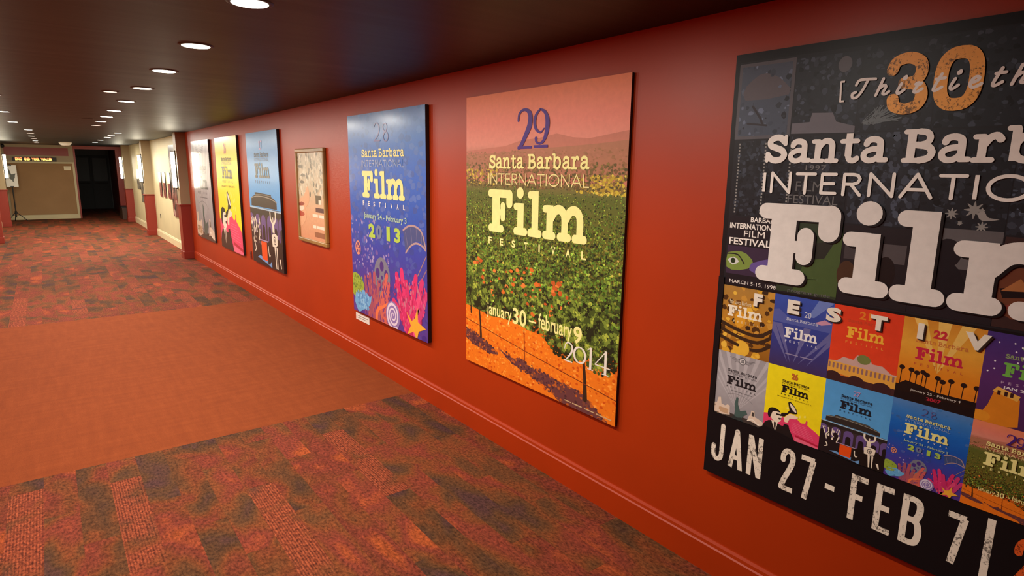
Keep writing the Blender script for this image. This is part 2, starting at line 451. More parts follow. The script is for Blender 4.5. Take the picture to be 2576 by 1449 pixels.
FONT_CACHE = {}
def font_tris(s, bold):
    key = (s, bold)
    if key not in FONT_CACHE:
        cu = bpy.data.curves.new('lettering_source', 'FONT'); cu.body = s; cu.offset = bold; cu.resolution_u = 3
        o = bpy.data.objects.new('lettering_source', cu); COL.objects.link(o)
        dg = bpy.context.evaluated_depsgraph_get(); dg.update()
        me = bpy.data.meshes.new_from_object(o.evaluated_get(dg))
        vs = [(v.co.x, v.co.y) for v in me.vertices]; ps = [list(p.vertices) for p in me.polygons]
        bpy.data.objects.remove(o); bpy.data.curves.remove(cu); bpy.data.meshes.remove(me)
        xs = [v[0] for v in vs]; ys = [v[1] for v in vs]
        x0, x1, y0, y1 = min(xs), max(xs), min(ys), max(ys)
        FONT_CACHE[key] = ([((a-x0)/(x1-x0), (b-y0)/(y1-y0)) for a, b in vs], ps)
    return FONT_CACHE[key]

class Art:
    """collects flat coloured shapes in an 80 x 100 field (x right, y up)"""
    def __init__(s, unit_x, unit_y):
        s.ux, s.uy = unit_x, unit_y
        s.v, s.f, s.c, s.mi = [], [], [], []
        s.T = (0., 0., 1.); s.clip = (0, 0, 80, 100); s.z = .0004; s.mat = 0; s.k = 0; s.flat = False; s.step = 3e-6
        s.rng = random.Random(7)
    def lay(s, d=1e-4): s.z += max(43*s.step, d*(.35 if s.flat else 1.0))
    def add(s, poly, col, dz=0.0):
        ox, oy, k = s.T
        x0, y0, x1, y1 = s.clip
        if not isinstance(col, list):
            if any(p[0] < x0 or p[0] > x1 or p[1] < y0 or p[1] > y1 for p in poly):
                poly = clip_poly(list(poly), x0, y0, x1, y1)
                if len(poly) < 3: return
        # drop repeats
        b = len(s.v); s.k = (s.k + 1) % 41; dz = dz*(.35 if s.flat else 1.0) + s.step*s.k
        for i, p in enumerate(poly):
            s.v.append(((ox+p[0]*k)*s.ux, (oy+p[1]*k)*s.uy, s.z+dz))
            s.c.append(lin(col[i] if isinstance(col, list) else col))
        a2 = sum(poly[i-1][0]*poly[i][1]-poly[i][0]*poly[i-1][1] for i in range(len(poly)))
        idx = list(range(b, b+len(poly)))
        s.f.append(idx if a2 > 0 else idx[::-1]); s.mi.append(s.mat)
    def rect(s, x0, y0, x1, y1, col): s.add([(x0, y0), (x1, y0), (x1, y1), (x0, y1)], col)
    def grad(s, y0, y1, stops, x0=0, x1=80):       # stops: (y, colour) bottom to top
        for (a, ca), (b, cb) in zip(stops, stops[1:]): s.add([(x0, a), (x1, a), (x1, b), (x0, b)], [ca, ca, cb, cb])
    def poly(s, pts, col, smooth=0):
        if smooth: pts = catmull(list(pts)+[pts[0]], smooth)[:-1]
        tr = tessellate_polygon([[Vector((a, b, 0)) for a, b in pts]])
        for t in tr: s.add([pts[i] for i in t], col)
    def disc(s, x, y, rx, ry=None, col=(0,0,0), n=18, dz=0.0):
        ry = rx if ry is None else ry
        s.add([(x+rx*math.cos(2*math.pi*i/n), y+ry*math.sin(2*math.pi*i/n)) for i in range(n)], col, dz)
    def blob(s, x, y, r, col, asp=1.0, dz=None):
        n = 7; R_ = s.rng.random; a0 = R_()*6.3
        dz = R_()*6e-4 if dz is None else dz
        s.add([(x+r*(.6+.5*R_())*math.cos(a0+6.283*i/n), y+asp*r*(.6+.5*R_())*math.sin(a0+6.283*i/n)) for i in range(n)], col, dz)
    def stroke(s, pts, w, col, smooth=0, cap=True):
        if smooth:
            if isinstance(w, (list, tuple)):
                q = catmull([(a, b, ww) for (a, b), ww in zip(pts, w)], smooth); pts = [(a, b) for a, b, _ in q]; w = [c for _, _, c in q]
            else: pts = catmull(pts, smooth)
        ws = list(w) if isinstance(w, (list, tuple)) else [w]*len(pts)
        if cap: s.disc(pts[0][0], pts[0][1], ws[0]/2, col=col, n=20 if ws[0] > 1.5 else 10)
        for i in range(len(pts)-1):
            (ax, ay), (bx_, by) = pts[i], pts[i+1]
            L = math.hypot(bx_-ax, by-ay)
            if L > 1e-6:
                nx, ny = -(by-ay)/L, (bx_-ax)/L; wa, wb = ws[i]/2, ws[i+1]/2
                s.add([(ax+nx*wa, ay+ny*wa), (ax-nx*wa, ay-ny*wa), (bx_-nx*wb, by-ny*wb), (bx_+nx*wb, by+ny*wb)], col)
            if cap or i < len(pts)-2: s.disc(bx_, by, ws[i+1]/2, col=col, n=20 if ws[i+1] > 1.5 else 10)
    def text(s, t, x0, y0, x1, y1, col, bold=0.0):
        vs, ps = font_tris(t, bold)
        for p in ps: s.add([(x0+vs[i][0]*(x1-x0), y0+vs[i][1]*(y1-y0)) for i in p], col)
    def spaced(s, t, x0, x1, y0, y1, wch, col, bold=.02):   # widely spaced capitals
        n = len(t)
        for i, ch in enumerate(t):
            cx = x0 + wch/2 + (x1-x0-wch)*i/(n-1)
            k = .34 if ch == 'I' else 1.0
            s.text(ch, cx-wch/2*k, y0, cx+wch/2*k, y1, col, bold)
    def build(s, name, mats, parent):
        me = bpy.data.meshes.new(name); me.from_pydata(s.v, [], s.f)
        ca = me.color_attributes.new('Col', 'FLOAT_COLOR', 'POINT')
        ca.data.foreach_set('color', [x for c in s.c for x in c])
        for m in mats: me.materials.append(m)
        me.polygons.foreach_set('material_index', s.mi)
        me.update()
        o = bpy.data.objects.new(name, me); COL.objects.link(o); o.parent = parent
        return o

# typewriter slab letters as (points, width, smooth)
FILM = [([(5.8,1.2),(5.8,16)],5.6,-1), ([(1.6,15.5),(15.6,15.5)],3.4,0), ([(15.4,15.2),(15.4,12)],4.3,0), ([(6,8.2),(10.8,8.2)],2.6,0), ([(10.8,10.7),(10.8,6.3)],3.5,0), ([(1.9,1.7),(9.8,1.7)],3.4,0),
        ([(22.7,16.2),(22.7,16.2001)],4.7,0), ([(23.1,1.2),(23.1,12.4)],4.2,-1), ([(19.8,11),(23.3,11)],2.9,0), ([(20,1.7),(26.1,1.7)],3.2,0),
        ([(32.5,1.2),(32.5,17.2)],4.2,-1), ([(29.2,15.7),(32.9,15.7)],3.0,0), ([(29.4,1.7),(35.3,1.7)],3.2,0),
        ([(41.6,1.2),(41.6,12.5)],4.0,-1), ([(38.6,11.1),(41.8,11.1)],2.9,0), ([(38.8,1.7),(43.6,1.7)],3.2,0),
        ([(42.6,8.2),(44.6,10.6),(47.2,11.2),(49.4,10.0),(50.2,7.5),(50.2,2.2)],3.6,4), ([(47.6,1.7),(52.4,1.7)],3.2,0),
        ([(51,8.2),(53,10.6),(55.6,11.2),(57.8,10.0),(58.6,7.5),(58.6,2.2)],3.6,4), ([(56,1.7),(60.9,1.7)],3.2,0)]
SLAB = {
 'S': (.9, [([(.76,.74),(.6,.88),(.38,.89),(.2,.78),(.22,.62),(.45,.53),(.68,.44),(.78,.28),(.66,.13),(.42,.09),(.22,.17),(.14,.28)],.21,3), ([(.80,.66),(.80,.92)],.13,0), ([(.10,.08),(.10,.34)],.13,0)]),
 'a': (.9, [([(.2,.6),(.25,.70),(.42,.74),(.6,.68),(.64,.52),(.64,.12)],.19,3), ([(.6,.44),(.36,.42),(.16,.32),(.15,.16),(.3,.07),(.48,.1),(.62,.22)],.17,3), ([(.62,.09),(.84,.09)],.15,0)]),
 'n': (1.0, [([(.24,.08),(.24,.7)],.2,0), ([(.07,.72),(.26,.72)],.14,0), ([(.07,.07),(.42,.07)],.14,0), ([(.28,.52),(.4,.68),(.56,.73),(.7,.66),(.74,.5),(.74,.08)],.19,3), ([(.57,.07),(.92,.07)],.14,0)]),
 't': (.68, [([(.3,.95),(.3,.22)],.2,0), ([(.3,.24),(.36,.1),(.5,.07),(.6,.14)],.17,3), ([(.07,.70),(.58,.70)],.14,0)]),
 'B': (.98, [([(.24,.08),(.24,.92)],.22,0), ([(.06,.93),(.55,.93)],.14,0), ([(.06,.07),(.55,.07)],.14,0), ([(.45,.93),(.66,.89),(.75,.74),(.68,.59),(.46,.53),(.26,.53)],.17,3), ([(.4,.53),(.72,.47),(.84,.3),(.74,.13),(.5,.07)],.19,3)]),
 'r': (.82, [([(.26,.08),(.26,.7)],.2,0), ([(.07,.72),(.28,.72)],.14,0), ([(.07,.07),(.52,.07)],.14,0), ([(.3,.5),(.42,.68),(.58,.74),(.68,.64)],.19,3)]),
 'b': (.98, [([(.22,.04),(.22,.92)],.2,0), ([(.05,.93),(.24,.93)],.14,0), ([(.24,.5),(.36,.68),(.54,.73),(.74,.62),(.8,.38),(.7,.15),(.52,.06),(.32,.12),(.24,.25)],.18,3)])}
SANS = {   # light capitals, unit height, own width
 'I': (.12, [[(.06,0),(.06,1)]]), 'N': (.86, [[(.05,0),(.05,1),(.81,0),(.81,1)]]), 'T': (.72, [[(0,.96),(.72,.96)],[(.36,.96),(.36,0)]]),
 'E': (.60, [[(.56,.96),(.05,.96),(.05,.04),(.58,.04)],[(.05,.51),(.5,.51)]]), 'R': (.68, [[(.05,0),(.05,.96),(.36,.96),(.52,.92),(.6,.76),(.54,.58),(.36,.5),(.05,.5)],[(.3,.5),(.64,0)]]),
 'A': (.92, [[(.0,0),(.46,1),(.92,0)],[(.17,.33),(.75,.33)]]), 'O': (1.12, [[(.56+.52*math.cos(a), .5+.48*math.sin(a)) for a in [6.2832*i/24 for i in range(25)]]]), 'L': (.52, [[(.05,1),(.05,.04),(.52,.04)]])}
COND = {   # heavy condensed characters in a 3.4 x 10.2 cell
 'J': [[(2.8,9.6),(2.8,2.4),(2.4,1.1),(1.6,.7),(.9,1.2),(.65,2.4),(.65,3.9)]], 'A': [[(.5,.1),(1.75,9.6),(3.0,.1)],[(1.0,2.9),(2.5,2.9)]],
 'N': [[(.6,.1),(.6,10.1)],[(.7,9.7),(2.85,.5)],[(2.9,.1),(2.9,10.1)]], '2': [[(.65,7.2),(.7,8.4),(1.2,9.4),(1.8,9.6),(2.5,9.3),(2.8,8.2),(2.7,6.9),(2.1,5.0),(1.2,2.6),(.7,.7)],[(.4,.65),(3.3,.65)]],
 '7': [[(.2,9.5),(3.0,9.5)],[(2.75,9.5),(1.5,.1)]], 'F': [[(.6,.1),(.6,10.1)],[(.6,9.5),(3.2,9.5)],[(.6,5.4),(2.5,5.4)]],
 'E': [[(.6,.1),(.6,10.1)],[(.6,9.5),(3.2,9.5)],[(.6,5.3),(2.7,5.3)],[(.6,.65),(3.2,.65)]],
 'B': [[(.6,.1),(.6,10.1)],[(.6,9.5),(2.0,9.5),(2.7,8.9),(2.85,7.4),(2.5,5.9),(1.9,5.4),(.6,5.4)],[(1.9,5.4),(2.7,4.8),(3.0,3.0),(2.7,1.2),(2.0,.65),(.6,.65)]],
 '-': [[(.3,5.1),(2.4,5.1)]], '|': [[(.5,-.4),(.5,11.4)]], '0': [[(.65,3),(.65,7.5),(1.0,9.1),(1.75,9.6),(2.5,9.1),(2.85,7.5),(2.85,2.7),(2.5,1.1),(1.75,.6),(1.0,1.1),(.65,2.7),(.65,3)]],
 '1': [[(.5,8.6),(1.6,9.9),(1.6,.1)]], '5': [[(3.0,9.5),(.7,9.5),(.7,5.6),(1.8,6.0),(2.6,5.4),(2.9,3.4),(2.6,1.3),(1.7,.6),(.9,1.0),(.5,2.4)]]}

def film_word(A, x0, y0, x1, y1, col):          # the slab word Film
    kx = (x1-x0)/62.4; ky = (y1-y0)/18.6
    for pts, ww, sm in FILM:
        q = [(x0+a*kx, y0+b*ky) for a, b in pts]
        A.stroke(q, ww*min(kx, ky*1.0), col, max(sm, 0), sm >= 0)

def slab_text(A, t, x0, y0, x1, y1, col, wk=1.0):
    wd = [.42 if ch == ' ' else SLAB[ch][0] for ch in t]; tot = sum(wd); k = (x1-x0)/tot; h = y1-y0; x = x0
    for ch, ww in zip(t, wd):
        if ch != ' ':
            for pts, sw, sm in SLAB[ch][1]: A.stroke([(x+a*k, y0+b*h) for a, b in pts], sw*wk*min(k, h), col, sm, not (sw > .18 and len(pts) == 2))
        x += ww*k

def sans_text(A, t, x0, y0, x1, y1, sw, col, gap=.16):
    wd = [SANS[c][0] for c in t]; tot = sum(wd)+gap*(len(t)-1); k = (x1-x0)/tot; h = y1-y0; x = x0
    for c, ww in zip(t, wd):
        for pl in SANS[c][1]: A.stroke([(x+a*k, y0+b*h) for a, b in pl], sw, col, 0, cap=(c != 'I'))
        x += (ww+gap)*k

def cond_text(A, items, y0, h, sw, col):        # items: (character, x, width)
    for ch, x, ww in items:
        for pl in COND[ch]: A.stroke([(x+a*ww/3.4, y0+b*h/10.2) for a, b in pl], sw, col, 3 if len(pl) > 4 else 0, cap=len(pl) > 4)

def title(A, col, col2=None, fest=None, x=(14.6, 65.4), sb=(74.6, 79.4), it=(69.3, 73.0), fm=(52.3, 68.8), fe=(47.9, 50.4)):   # festival lettering block
    A.lay(8e-5); k = (x[1]-x[0])/50.8
    slab_text(A, 'Santa Barbara', x[0]+.2, sb[0], x[1], sb[1], col)
    sans_text(A, 'INTERNATIONAL', x[0], it[0], x[1], it[1], .42*k, col2 or col)
    film_word(A, x[0], fm[0], x[1], fm[1], col)
    A.spaced('FESTIVAL', x[0]+.2, x[1], fe[0], fe[1], 2.1*k, fest or col, .03)

# ------------------------------------------------------------------ the printed designs
def art29(A, q=1.0):
    A.grad(0, 100, [(0, (226, 110, 30)), (22, (214, 104, 34)), (30, (120, 100, 40)), (66, (96, 104, 44)), (70, (132, 112, 66)), (78, (166, 118, 92)), (83, (224, 142, 122)), (90, (232, 134, 112)), (100, (236, 138, 96))])
    A.lay(); R_ = A.rng.uniform
    A.poly([(0,80.9),(12,81.6),(24,82.2),(33,83.9),(42,84.3),(50.6,85.4),(58,84),(65,83.5),(71.4,84.2),(80,85.2),(80,70),(0,70)], (196, 120, 98))
    A.lay(); A.poly([(0,79.4),(20,80),(40,81),(58,81.5),(70,82),(80,82.6),(80,72),(0,72)], (176, 118, 88))
    A.lay()
    for _ in range(int(900*q)):
        x, y = R_(0, 80), R_(71, 80.5); A.blob(x, y, R_(.3, .9), A.rng.choice([(176,116,88),(170,114,84),(184,122,94),(160,112,76),(152,108,70)]), .5)
    A.lay(7e-4)
    for _ in range(int(900*q)):
        x = R_(0, 80); y = 68.5 + 8*R_(0, 1)**1.5; A.blob(x, y, R_(.3, .8), A.rng.choice([(116,96,52),(98,84,44),(140,116,60),(84,76,40),(126,92,56)]), .8)
    for _ in range(int(260*q)):
        x = A.rng.choice([R_(0, 20), R_(60, 80), R_(66, 78)]); A.blob(x, R_(69, 74.5)-(1.5 if x > 50 else 0), R_(.3, .9), A.rng.choice([(206,180,60),(190,160,52),(222,196,80),(170,140,48)]), .8)
    A.lay(7e-4)
    n = int(17000*q)
    for i in range(n):                              # vine rows, near leaves larger
        t = (i/n)**.62; y = 70 - t*47 + R_(-1, 1); x = R_(-1, 81)
        if y > 69.5 - x*.02: continue
        k = .22 + .62*t
        row = math.sin(y*1.05/(k*.55) + x*.12*(1-t))
        g = .5 + .75*pnoise(Vector((x/(k*4.2), y/(k*2.1), 1.7))) + .22*R_(-1, 1) + .12*row
        c = (40, 48, 26) if g < .22 else (66, 80, 34) if g < .45 else (100, 124, 46) if g < .72 else (142, 164, 60) if g < .98 else (188, 202, 84)
        c = tuple(int(v*R_(.88, 1.12)) for v in c); c = tuple(min(255, v) for v in c)
        A.blob(x, y, k*R_(.55, 1.15), c, .85, dz=t*3e-3)
    A.lay(3.2e-3)
    for _ in range(int(70*q)+6):                    # bare soil between the vines
        x, y = R_(4, 60), R_(24, 42); A.blob(x, y, R_(.5, 1.5), A.rng.choice([(222,112,44),(200,92,40),(232,130,60)]), .7)
    for _ in range(int(1300*q)):                     # vine clumps over the soil
        x, y = R_(0, 80), R_(18, 34)
        lim = 22 - .05*x if x < 44 else 18.5
        if y < lim: continue
        g = .5+.8*pnoise(Vector((x/3.4, y/2.2, 4.1)))+R_(-.2, .2); A.blob(x, y, R_(.4, 1.0), (44,44,28) if g < .36 else (70,84,34) if g < .62 else (116,132,52) if g < .86 else (172,182,72), .9)
    A.lay(8e-4)
    soil = [(0,22.6),(8,22),(15,20.8),(24,21.6),(31,21.6),(38,20.4),(45,20.2),(51,17.3),(56,16.2),(62,17),(68,16.2),(74,17.4),(80,15.6),(80,0),(0,0)]
    A.poly(soil, (238, 124, 30))
    A.lay()
    for _ in range(int(900*q)):
        x, y = R_(0, 80), R_(0, 21); A.blob(x, y, R_(.3, .9), A.rng.choice([(250,146,40),(228,106,24),(208,86,20),(246,134,34),(255,160,60)]), .7, dz=R_(0, 2e-4))
    A.lay(3e-4)
    for sh in ([(0,13),(6,12.4),(12,11),(18.5,9.1),(21,7.4),(16,6.6),(10,7.2),(4.7,7.9),(0,9.6)], [(22,9.6),(30,8.2),(34,9.2),(40,7.6),(48,7.4),(57,6.6),(64,6.2),(69.5,4.2),(74,1.5),(76,0),(56,0),(52,2.2),(46,3.7),(38,5.2),(30,6.2)]):
        A.poly(sh, (108, 62, 62), 3)
        xs = [p[0] for p in sh]; ys = [p[1] for p in sh]
        for _ in range(int(260*q)):
            i = A.rng.randrange(len(sh)); j = A.rng.randrange(len(sh)); t = R_(0, 1)
            A.blob(sh[i][0]*t+sh[j][0]*(1-t), sh[i][1]*t+sh[j][1]*(1-t), R_(.4, .9), A.rng.choice([(92,54,60),(126,72,56),(78,46,50),(190,96,40)]), .7)
    A.lay(7e-4)
    A.stroke([(0,17),(36.8,12.6),(66.6,9.4),(80,8.0)], .28, (120, 50, 24)); A.stroke([(36.4,20),(37,8.5)], .4, (110, 44, 24))
    for tx, yb, yt, ww in ((9.6,11.6,23,1.0),(66.6,4.5,17,1.3),(3,20,27,.7)):
        A.stroke([(tx+.6,yb),(tx+.2,(yb+yt)*.5),(tx-.7,yt)], [ww*1.4, ww, ww*.8], (58, 40, 28), 3)
    for cx, cy, rx, ry, m in ((58,22,11,7,900),(73,22,8,8,640),(8,27,8,5,520),(66,30,10,5,560),(30,27,8,3,260)):   # leaf masses
        for _ in range(int(m*q)):
            a = R_(0, 6.283); d = math.sqrt(R_(0, 1)); px_, py_ = cx+rx*d*math.cos(a), cy+ry*d*math.sin(a); g = .5+.8*pnoise(Vector((px_/3., py_/2.4, 9.3)))+R_(-.2, .2)+.12*math.sin(a)
            A.blob(px_, py_, R_(.35, .85), (38,42,24) if g < .3 else (70,84,34) if g < .55 else (122,140,54) if g < .85 else (178,190,72), .9)
    A.lay(9e-4)
    cream = (248, 240, 156)
    # 29
    pu = (72, 36, 128)
    A.stroke([(31.4,90.2),(31.8,92.2),(33.6,93.4),(36,93.2),(37.6,91.6),(37.4,88.6),(35.4,85.4),(33,82.2),(31.6,81.4)], [.9,.9,.8,1.2,2.0,2.3,1.9,1.5,1.0], pu, 4)
    A.stroke([(31.2,81.5),(38.6,81.5)], .8, pu, 0, False)
    A.stroke([(42.6,93.2),(40.6,91.6),(39.9,89.4),(40.6,87.2),(42.8,86),(44.6,87.2)], [.6,1.1,1.4,1.1,.6,.4], pu, 4)
    A.stroke([(42.6,93.2),(45,92),(46.2,89.4),(45.8,86),(44.4,83.4),(42.4,82.6),(40.9,83.2),(40.7,84.2)], [.6,1.2,2.0,1.8,1.1,.7,.9,1.3], pu, 4)
    A.stroke([(39.7,81.7),(46.6,81.7)], .85, pu, 0, False)
    title(A, cream, (236, 222, 150))
    A.lay()
    A.text('january', 14.2, 20.0, 29.3, 25.9, cream, .01); A.text('30', 29.9, 21.0, 37.6, 26.9, cream, .02); A.rect(39, 23.5, 42.7, 24.1, cream)
    A.text('february', 44, 20.6, 60.4, 27.6, cream, .01); A.text('9', 61.1, 21.3, 64.9, 26.9, cream, .02)
    wh = (232, 226, 214)
    A.lay()
    A.stroke([(57.3,18.6),(57.8,20.2),(59.2,20.9),(60.7,20.0),(60.6,18.2),(58.9,16),(57.5,14.7)], [.3,.35,.4,.7,.8,.5,.3], wh, 4); A.stroke([(57.3,14.8),(61,14.8)], .45, wh, 0, False)
    A.stroke([(64.2+2.5*math.cos(a), 18.0+2.5*math.sin(a)) for a in [6.2832*i/20 for i in range(21)]], [.35+.55*abs(math.cos(6.2832*i/20)) for i in range(21)], wh)
    A.stroke([(69,21.6),(69,14.6)], .95, wh, 0, False); A.stroke([(67.6,20.6),(69,21.5)], .35, wh, 0, False); A.stroke([(67.8,14.7),(70.2,14.7)], .3, wh, 0, False)
    A.stroke([(75.2,22),(75.2,14.6)], 1.0, wh, 0, False); A.stroke([(75.2,21.8),(70.9,16.9),(77.2,16.9)], .34, wh, 0, False); A.stroke([(73.8,14.7),(76.6,14.7)], .3, wh, 0, False)
    if q > .5:
        for x0, x1 in ((58, 61), (61.6, 66), (67, 71.5), (72.2, 78.6)): A.rect(x0, 1.3, x1, 1.65, (206, 176, 130))     # small credit line, too fine to read

def art28(A, q=1.0):
    A.grad(0, 100, [(0, (84, 56, 146)), (22, (70, 60, 156)), (38, (46, 72, 172)), (54, (20, 88, 184)), (72, (24, 104, 198)), (88, (56, 124, 200)), (100, (84, 132, 192))])
    R_ = A.rng.uniform; A.lay()
    for _ in range(int(500*q)):
        x, y = R_(0, 80), R_(0, 100); k = y/100
        b = (int(74-56*k+56*k*k), int(56+78*k), int(150+48*k)); d = R_(-14, 14)
        A.blob(x, y, R_(1, 3), tuple(max(0, min(255, int(v+d))) for v in b), .7)
    A.lay(7e-4)
    for _ in range(int(110*q)+8):
        x, y = R_(0, 46), R_(22, 50); r = R_(.3, 1.0)
        A.disc(x, y, r, r*1.1, A.rng.choice([(128,110,178),(150,136,190),(112,92,168),(170,160,204)]), 10, R_(0, 2e-4))
    A.lay(3e-4)
    # film strip
    A.poly([(58.6,47.3),(63,49.3),(68,50.2),(73,49.4),(76.5,47.4),(78.9,41),(75,43.4),(70,43.6),(65,41),(60.9,37.2)], (64, 84, 134))
    A.lay(); A.stroke([(58.8,47.4),(64,49.6),(70,49.9),(75.9,47.7),(79,41.5)], .9, (176, 150, 150), 3); A.stroke([(60.9,37.4),(65,40.6),(70.5,42.6),(76,42),(79,40.4)], .9, (176, 150, 150), 3)
    for a, b in (((61,46.5),(63,40.2)), ((66,48.8),(67,42)), ((71,48.8),(71.6,42.6)), ((75.6,47),(75.4,42))): A.stroke([a, b], .35, (120, 120, 150))
    # net at right
    A.stroke([(79.6,38),(73,30),(66,22)], .5, (170, 130, 120)); A.stroke([(79.6,32),(76,28),(72,25)], .5, (160, 120, 120))
    # reels
    def reel(x, y, r, c, hole):
        A.lay(); A.disc(x, y, r, r*1.12, c, 22); A.lay()
        for i in range(5): A.disc(x+r*.56*math.cos(1.57+i*1.2566), y+r*.62*math.sin(1.57+i*1.2566), r*.25, r*.29, hole, 12)
        A.disc(x, y, r*.12, col=hole, n=8)
    reel(35.7, 22.5, 8.8, (120, 124, 142), (72, 50, 128)); reel(8.2, 34.2, 3.3, (226, 150, 116), (90, 60, 120))
    A.lay()
    # corals
    for x0, x1, h, c in ((18,16,19,(150,78,110)),(22,22,22,(160,84,104)),(26,27,23,(176,86,100)),(30,32,18,(170,92,100)),(36,41,24,(214,104,92)),(33,35,14,(206,110,90)),(40,43,20,(206,96,96))):
        A.stroke([(x0+2,0),(x0,h*.5),(x1,h)], [4.6, 3.8, 2.8], c, 3)
    for x0, x1, h, c in ((56,51.5,26,(214,46,110)),(60,56.5,28.4,(222,54,116)),(63,61,23.6,(206,50,110)),(66,70,27.4,(216,48,108)),(70,75.5,26,(210,56,116)),(72,79,21,(204,62,124)),(58,48,13,(214,54,110)),(64,64.5,16,(196,40,96)),(68,72,18,(230,76,126))):
        A.stroke([(64,0),(x0,h*.45),(x1,h)], [7, 5.2, 3.4], c, 3)
    A.lay()
    for _ in range(int(260*q)):
        x = R_(48, 79); y = R_(1, 25)
        if abs(x-64) > 6 + y*.6: continue
        A.blob(x, y, R_(.3, .9), A.rng.choice([(190,34,92),(236,84,136),(214,46,110),(160,40,96),(196,120,140)]), 1.8, R_(0, 3e-4))
    for _ in range(int(200*q)):
        x = R_(15, 44); y = R_(1, 21); A.blob(x, y, R_(.3, .9), A.rng.choice([(140,66,110),(196,96,96),(110,60,130),(176,86,100)]), 1.8, R_(0, 3e-4))
    A.lay(4e-4)
    A.poly([(0,9),(0,18.6),(3,20.6),(7.5,20.2),(12,18),(14.6,14.6),(12,9),(5,6.5)], (150, 176, 62), 3); A.poly([(2,5),(4,10.5),(9,11.6),(14.2,12.8),(18,11.4),(21,10),(23,11),(21.5,6.8),(17.5,3.8),(12,2),(6.5,.2)], (104, 176, 226), 3)
    A.lay()
    for _ in range(int(90*q)): A.blob(R_(6, 19), R_(3, 11), R_(.5, 1.1), A.rng.choice([(72,140,200),(140,200,238),(92,160,214)]), 1.0, R_(0, 2e-4))
    for _ in range(int(70*q)): A.blob(R_(1, 12), R_(10, 19), R_(.4, 1.0), A.rng.choice([(120,150,50),(170,196,84),(100,130,60)]), 1.0, R_(0, 2e-4))
    A.stroke([(28.4,0),(29.4,4.5),(32,6.6),(36,8),(41,10.4)], [2.4,2.4,2,1.6,1.2], (238, 124, 78), 3)
    A.lay(3e-4); A.disc(46.6, 5.6, 7.4, 7.2, (140, 122, 182)); A.lay()
    sp = [(46.8+(.5+a*.46)*math.cos(a*1.3), 5.8+(.5+a*.46)*math.sin(a*1.3)) for a in [i*.55 for i in range(26)]]
    A.stroke(sp, [.5+.04*i for i in range(26)], (226, 216, 234), 2)
    A.lay()
    A.poly([(60.6,10.4),(65.6,7.0),(68.5,8.6),(71.2,14.2),(71.4,7.6),(78.6,5.8),(72,3.4),(70.2,-1),(67.4,2.4),(61,-.2),(64.6,4.6)], (246, 178, 58))
    # 28
    A.lay(); gp = (98, 92, 150)
    A.stroke([(31.5,93.5),(33,95),(35.5,94.6),(36.8,92.6),(35.8,90),(33,88),(31,87)], [.5,.5,.7,1.0,.8,.6,.4], gp, 4); A.stroke([(31,87),(37.4,87)], .6, gp)
    A.stroke([(42.8,90.8),(40.8,92.2),(41.2,94),(43.4,94.4),(45,93.2),(44.2,91.4),(42.2,90.4),(41,88.6),(42.2,86.8),(44.8,86.8),(46,88.6),(45,90.2),(42.8,91)], [.6,.7,.6,.5,.5,.7,1,.7,.5,.5,.7,.6,.6], gp, 3)
    title(A, (240, 234, 150), (164, 184, 212), (234, 232, 226), (16, 61.2), (79.6, 83.4), (75.1, 78.2), (60.2, 74.2), (56.3, 58.6))
    A.lay(); A.text('January 24 - February 3', 17, 49.5, 62.4, 53.0, (176, 206, 176), .02)
    for ch, x0, x1, c in (('2', 22, 29.4, (176,206,84)), ('0', 30.6, 37, (110,128,160)), ('1', 42, 45.6, (176,206,84)), ('3', 50, 56, (176,206,84))): A.text(ch, x0, 41, x1, 47.8, c, .05)

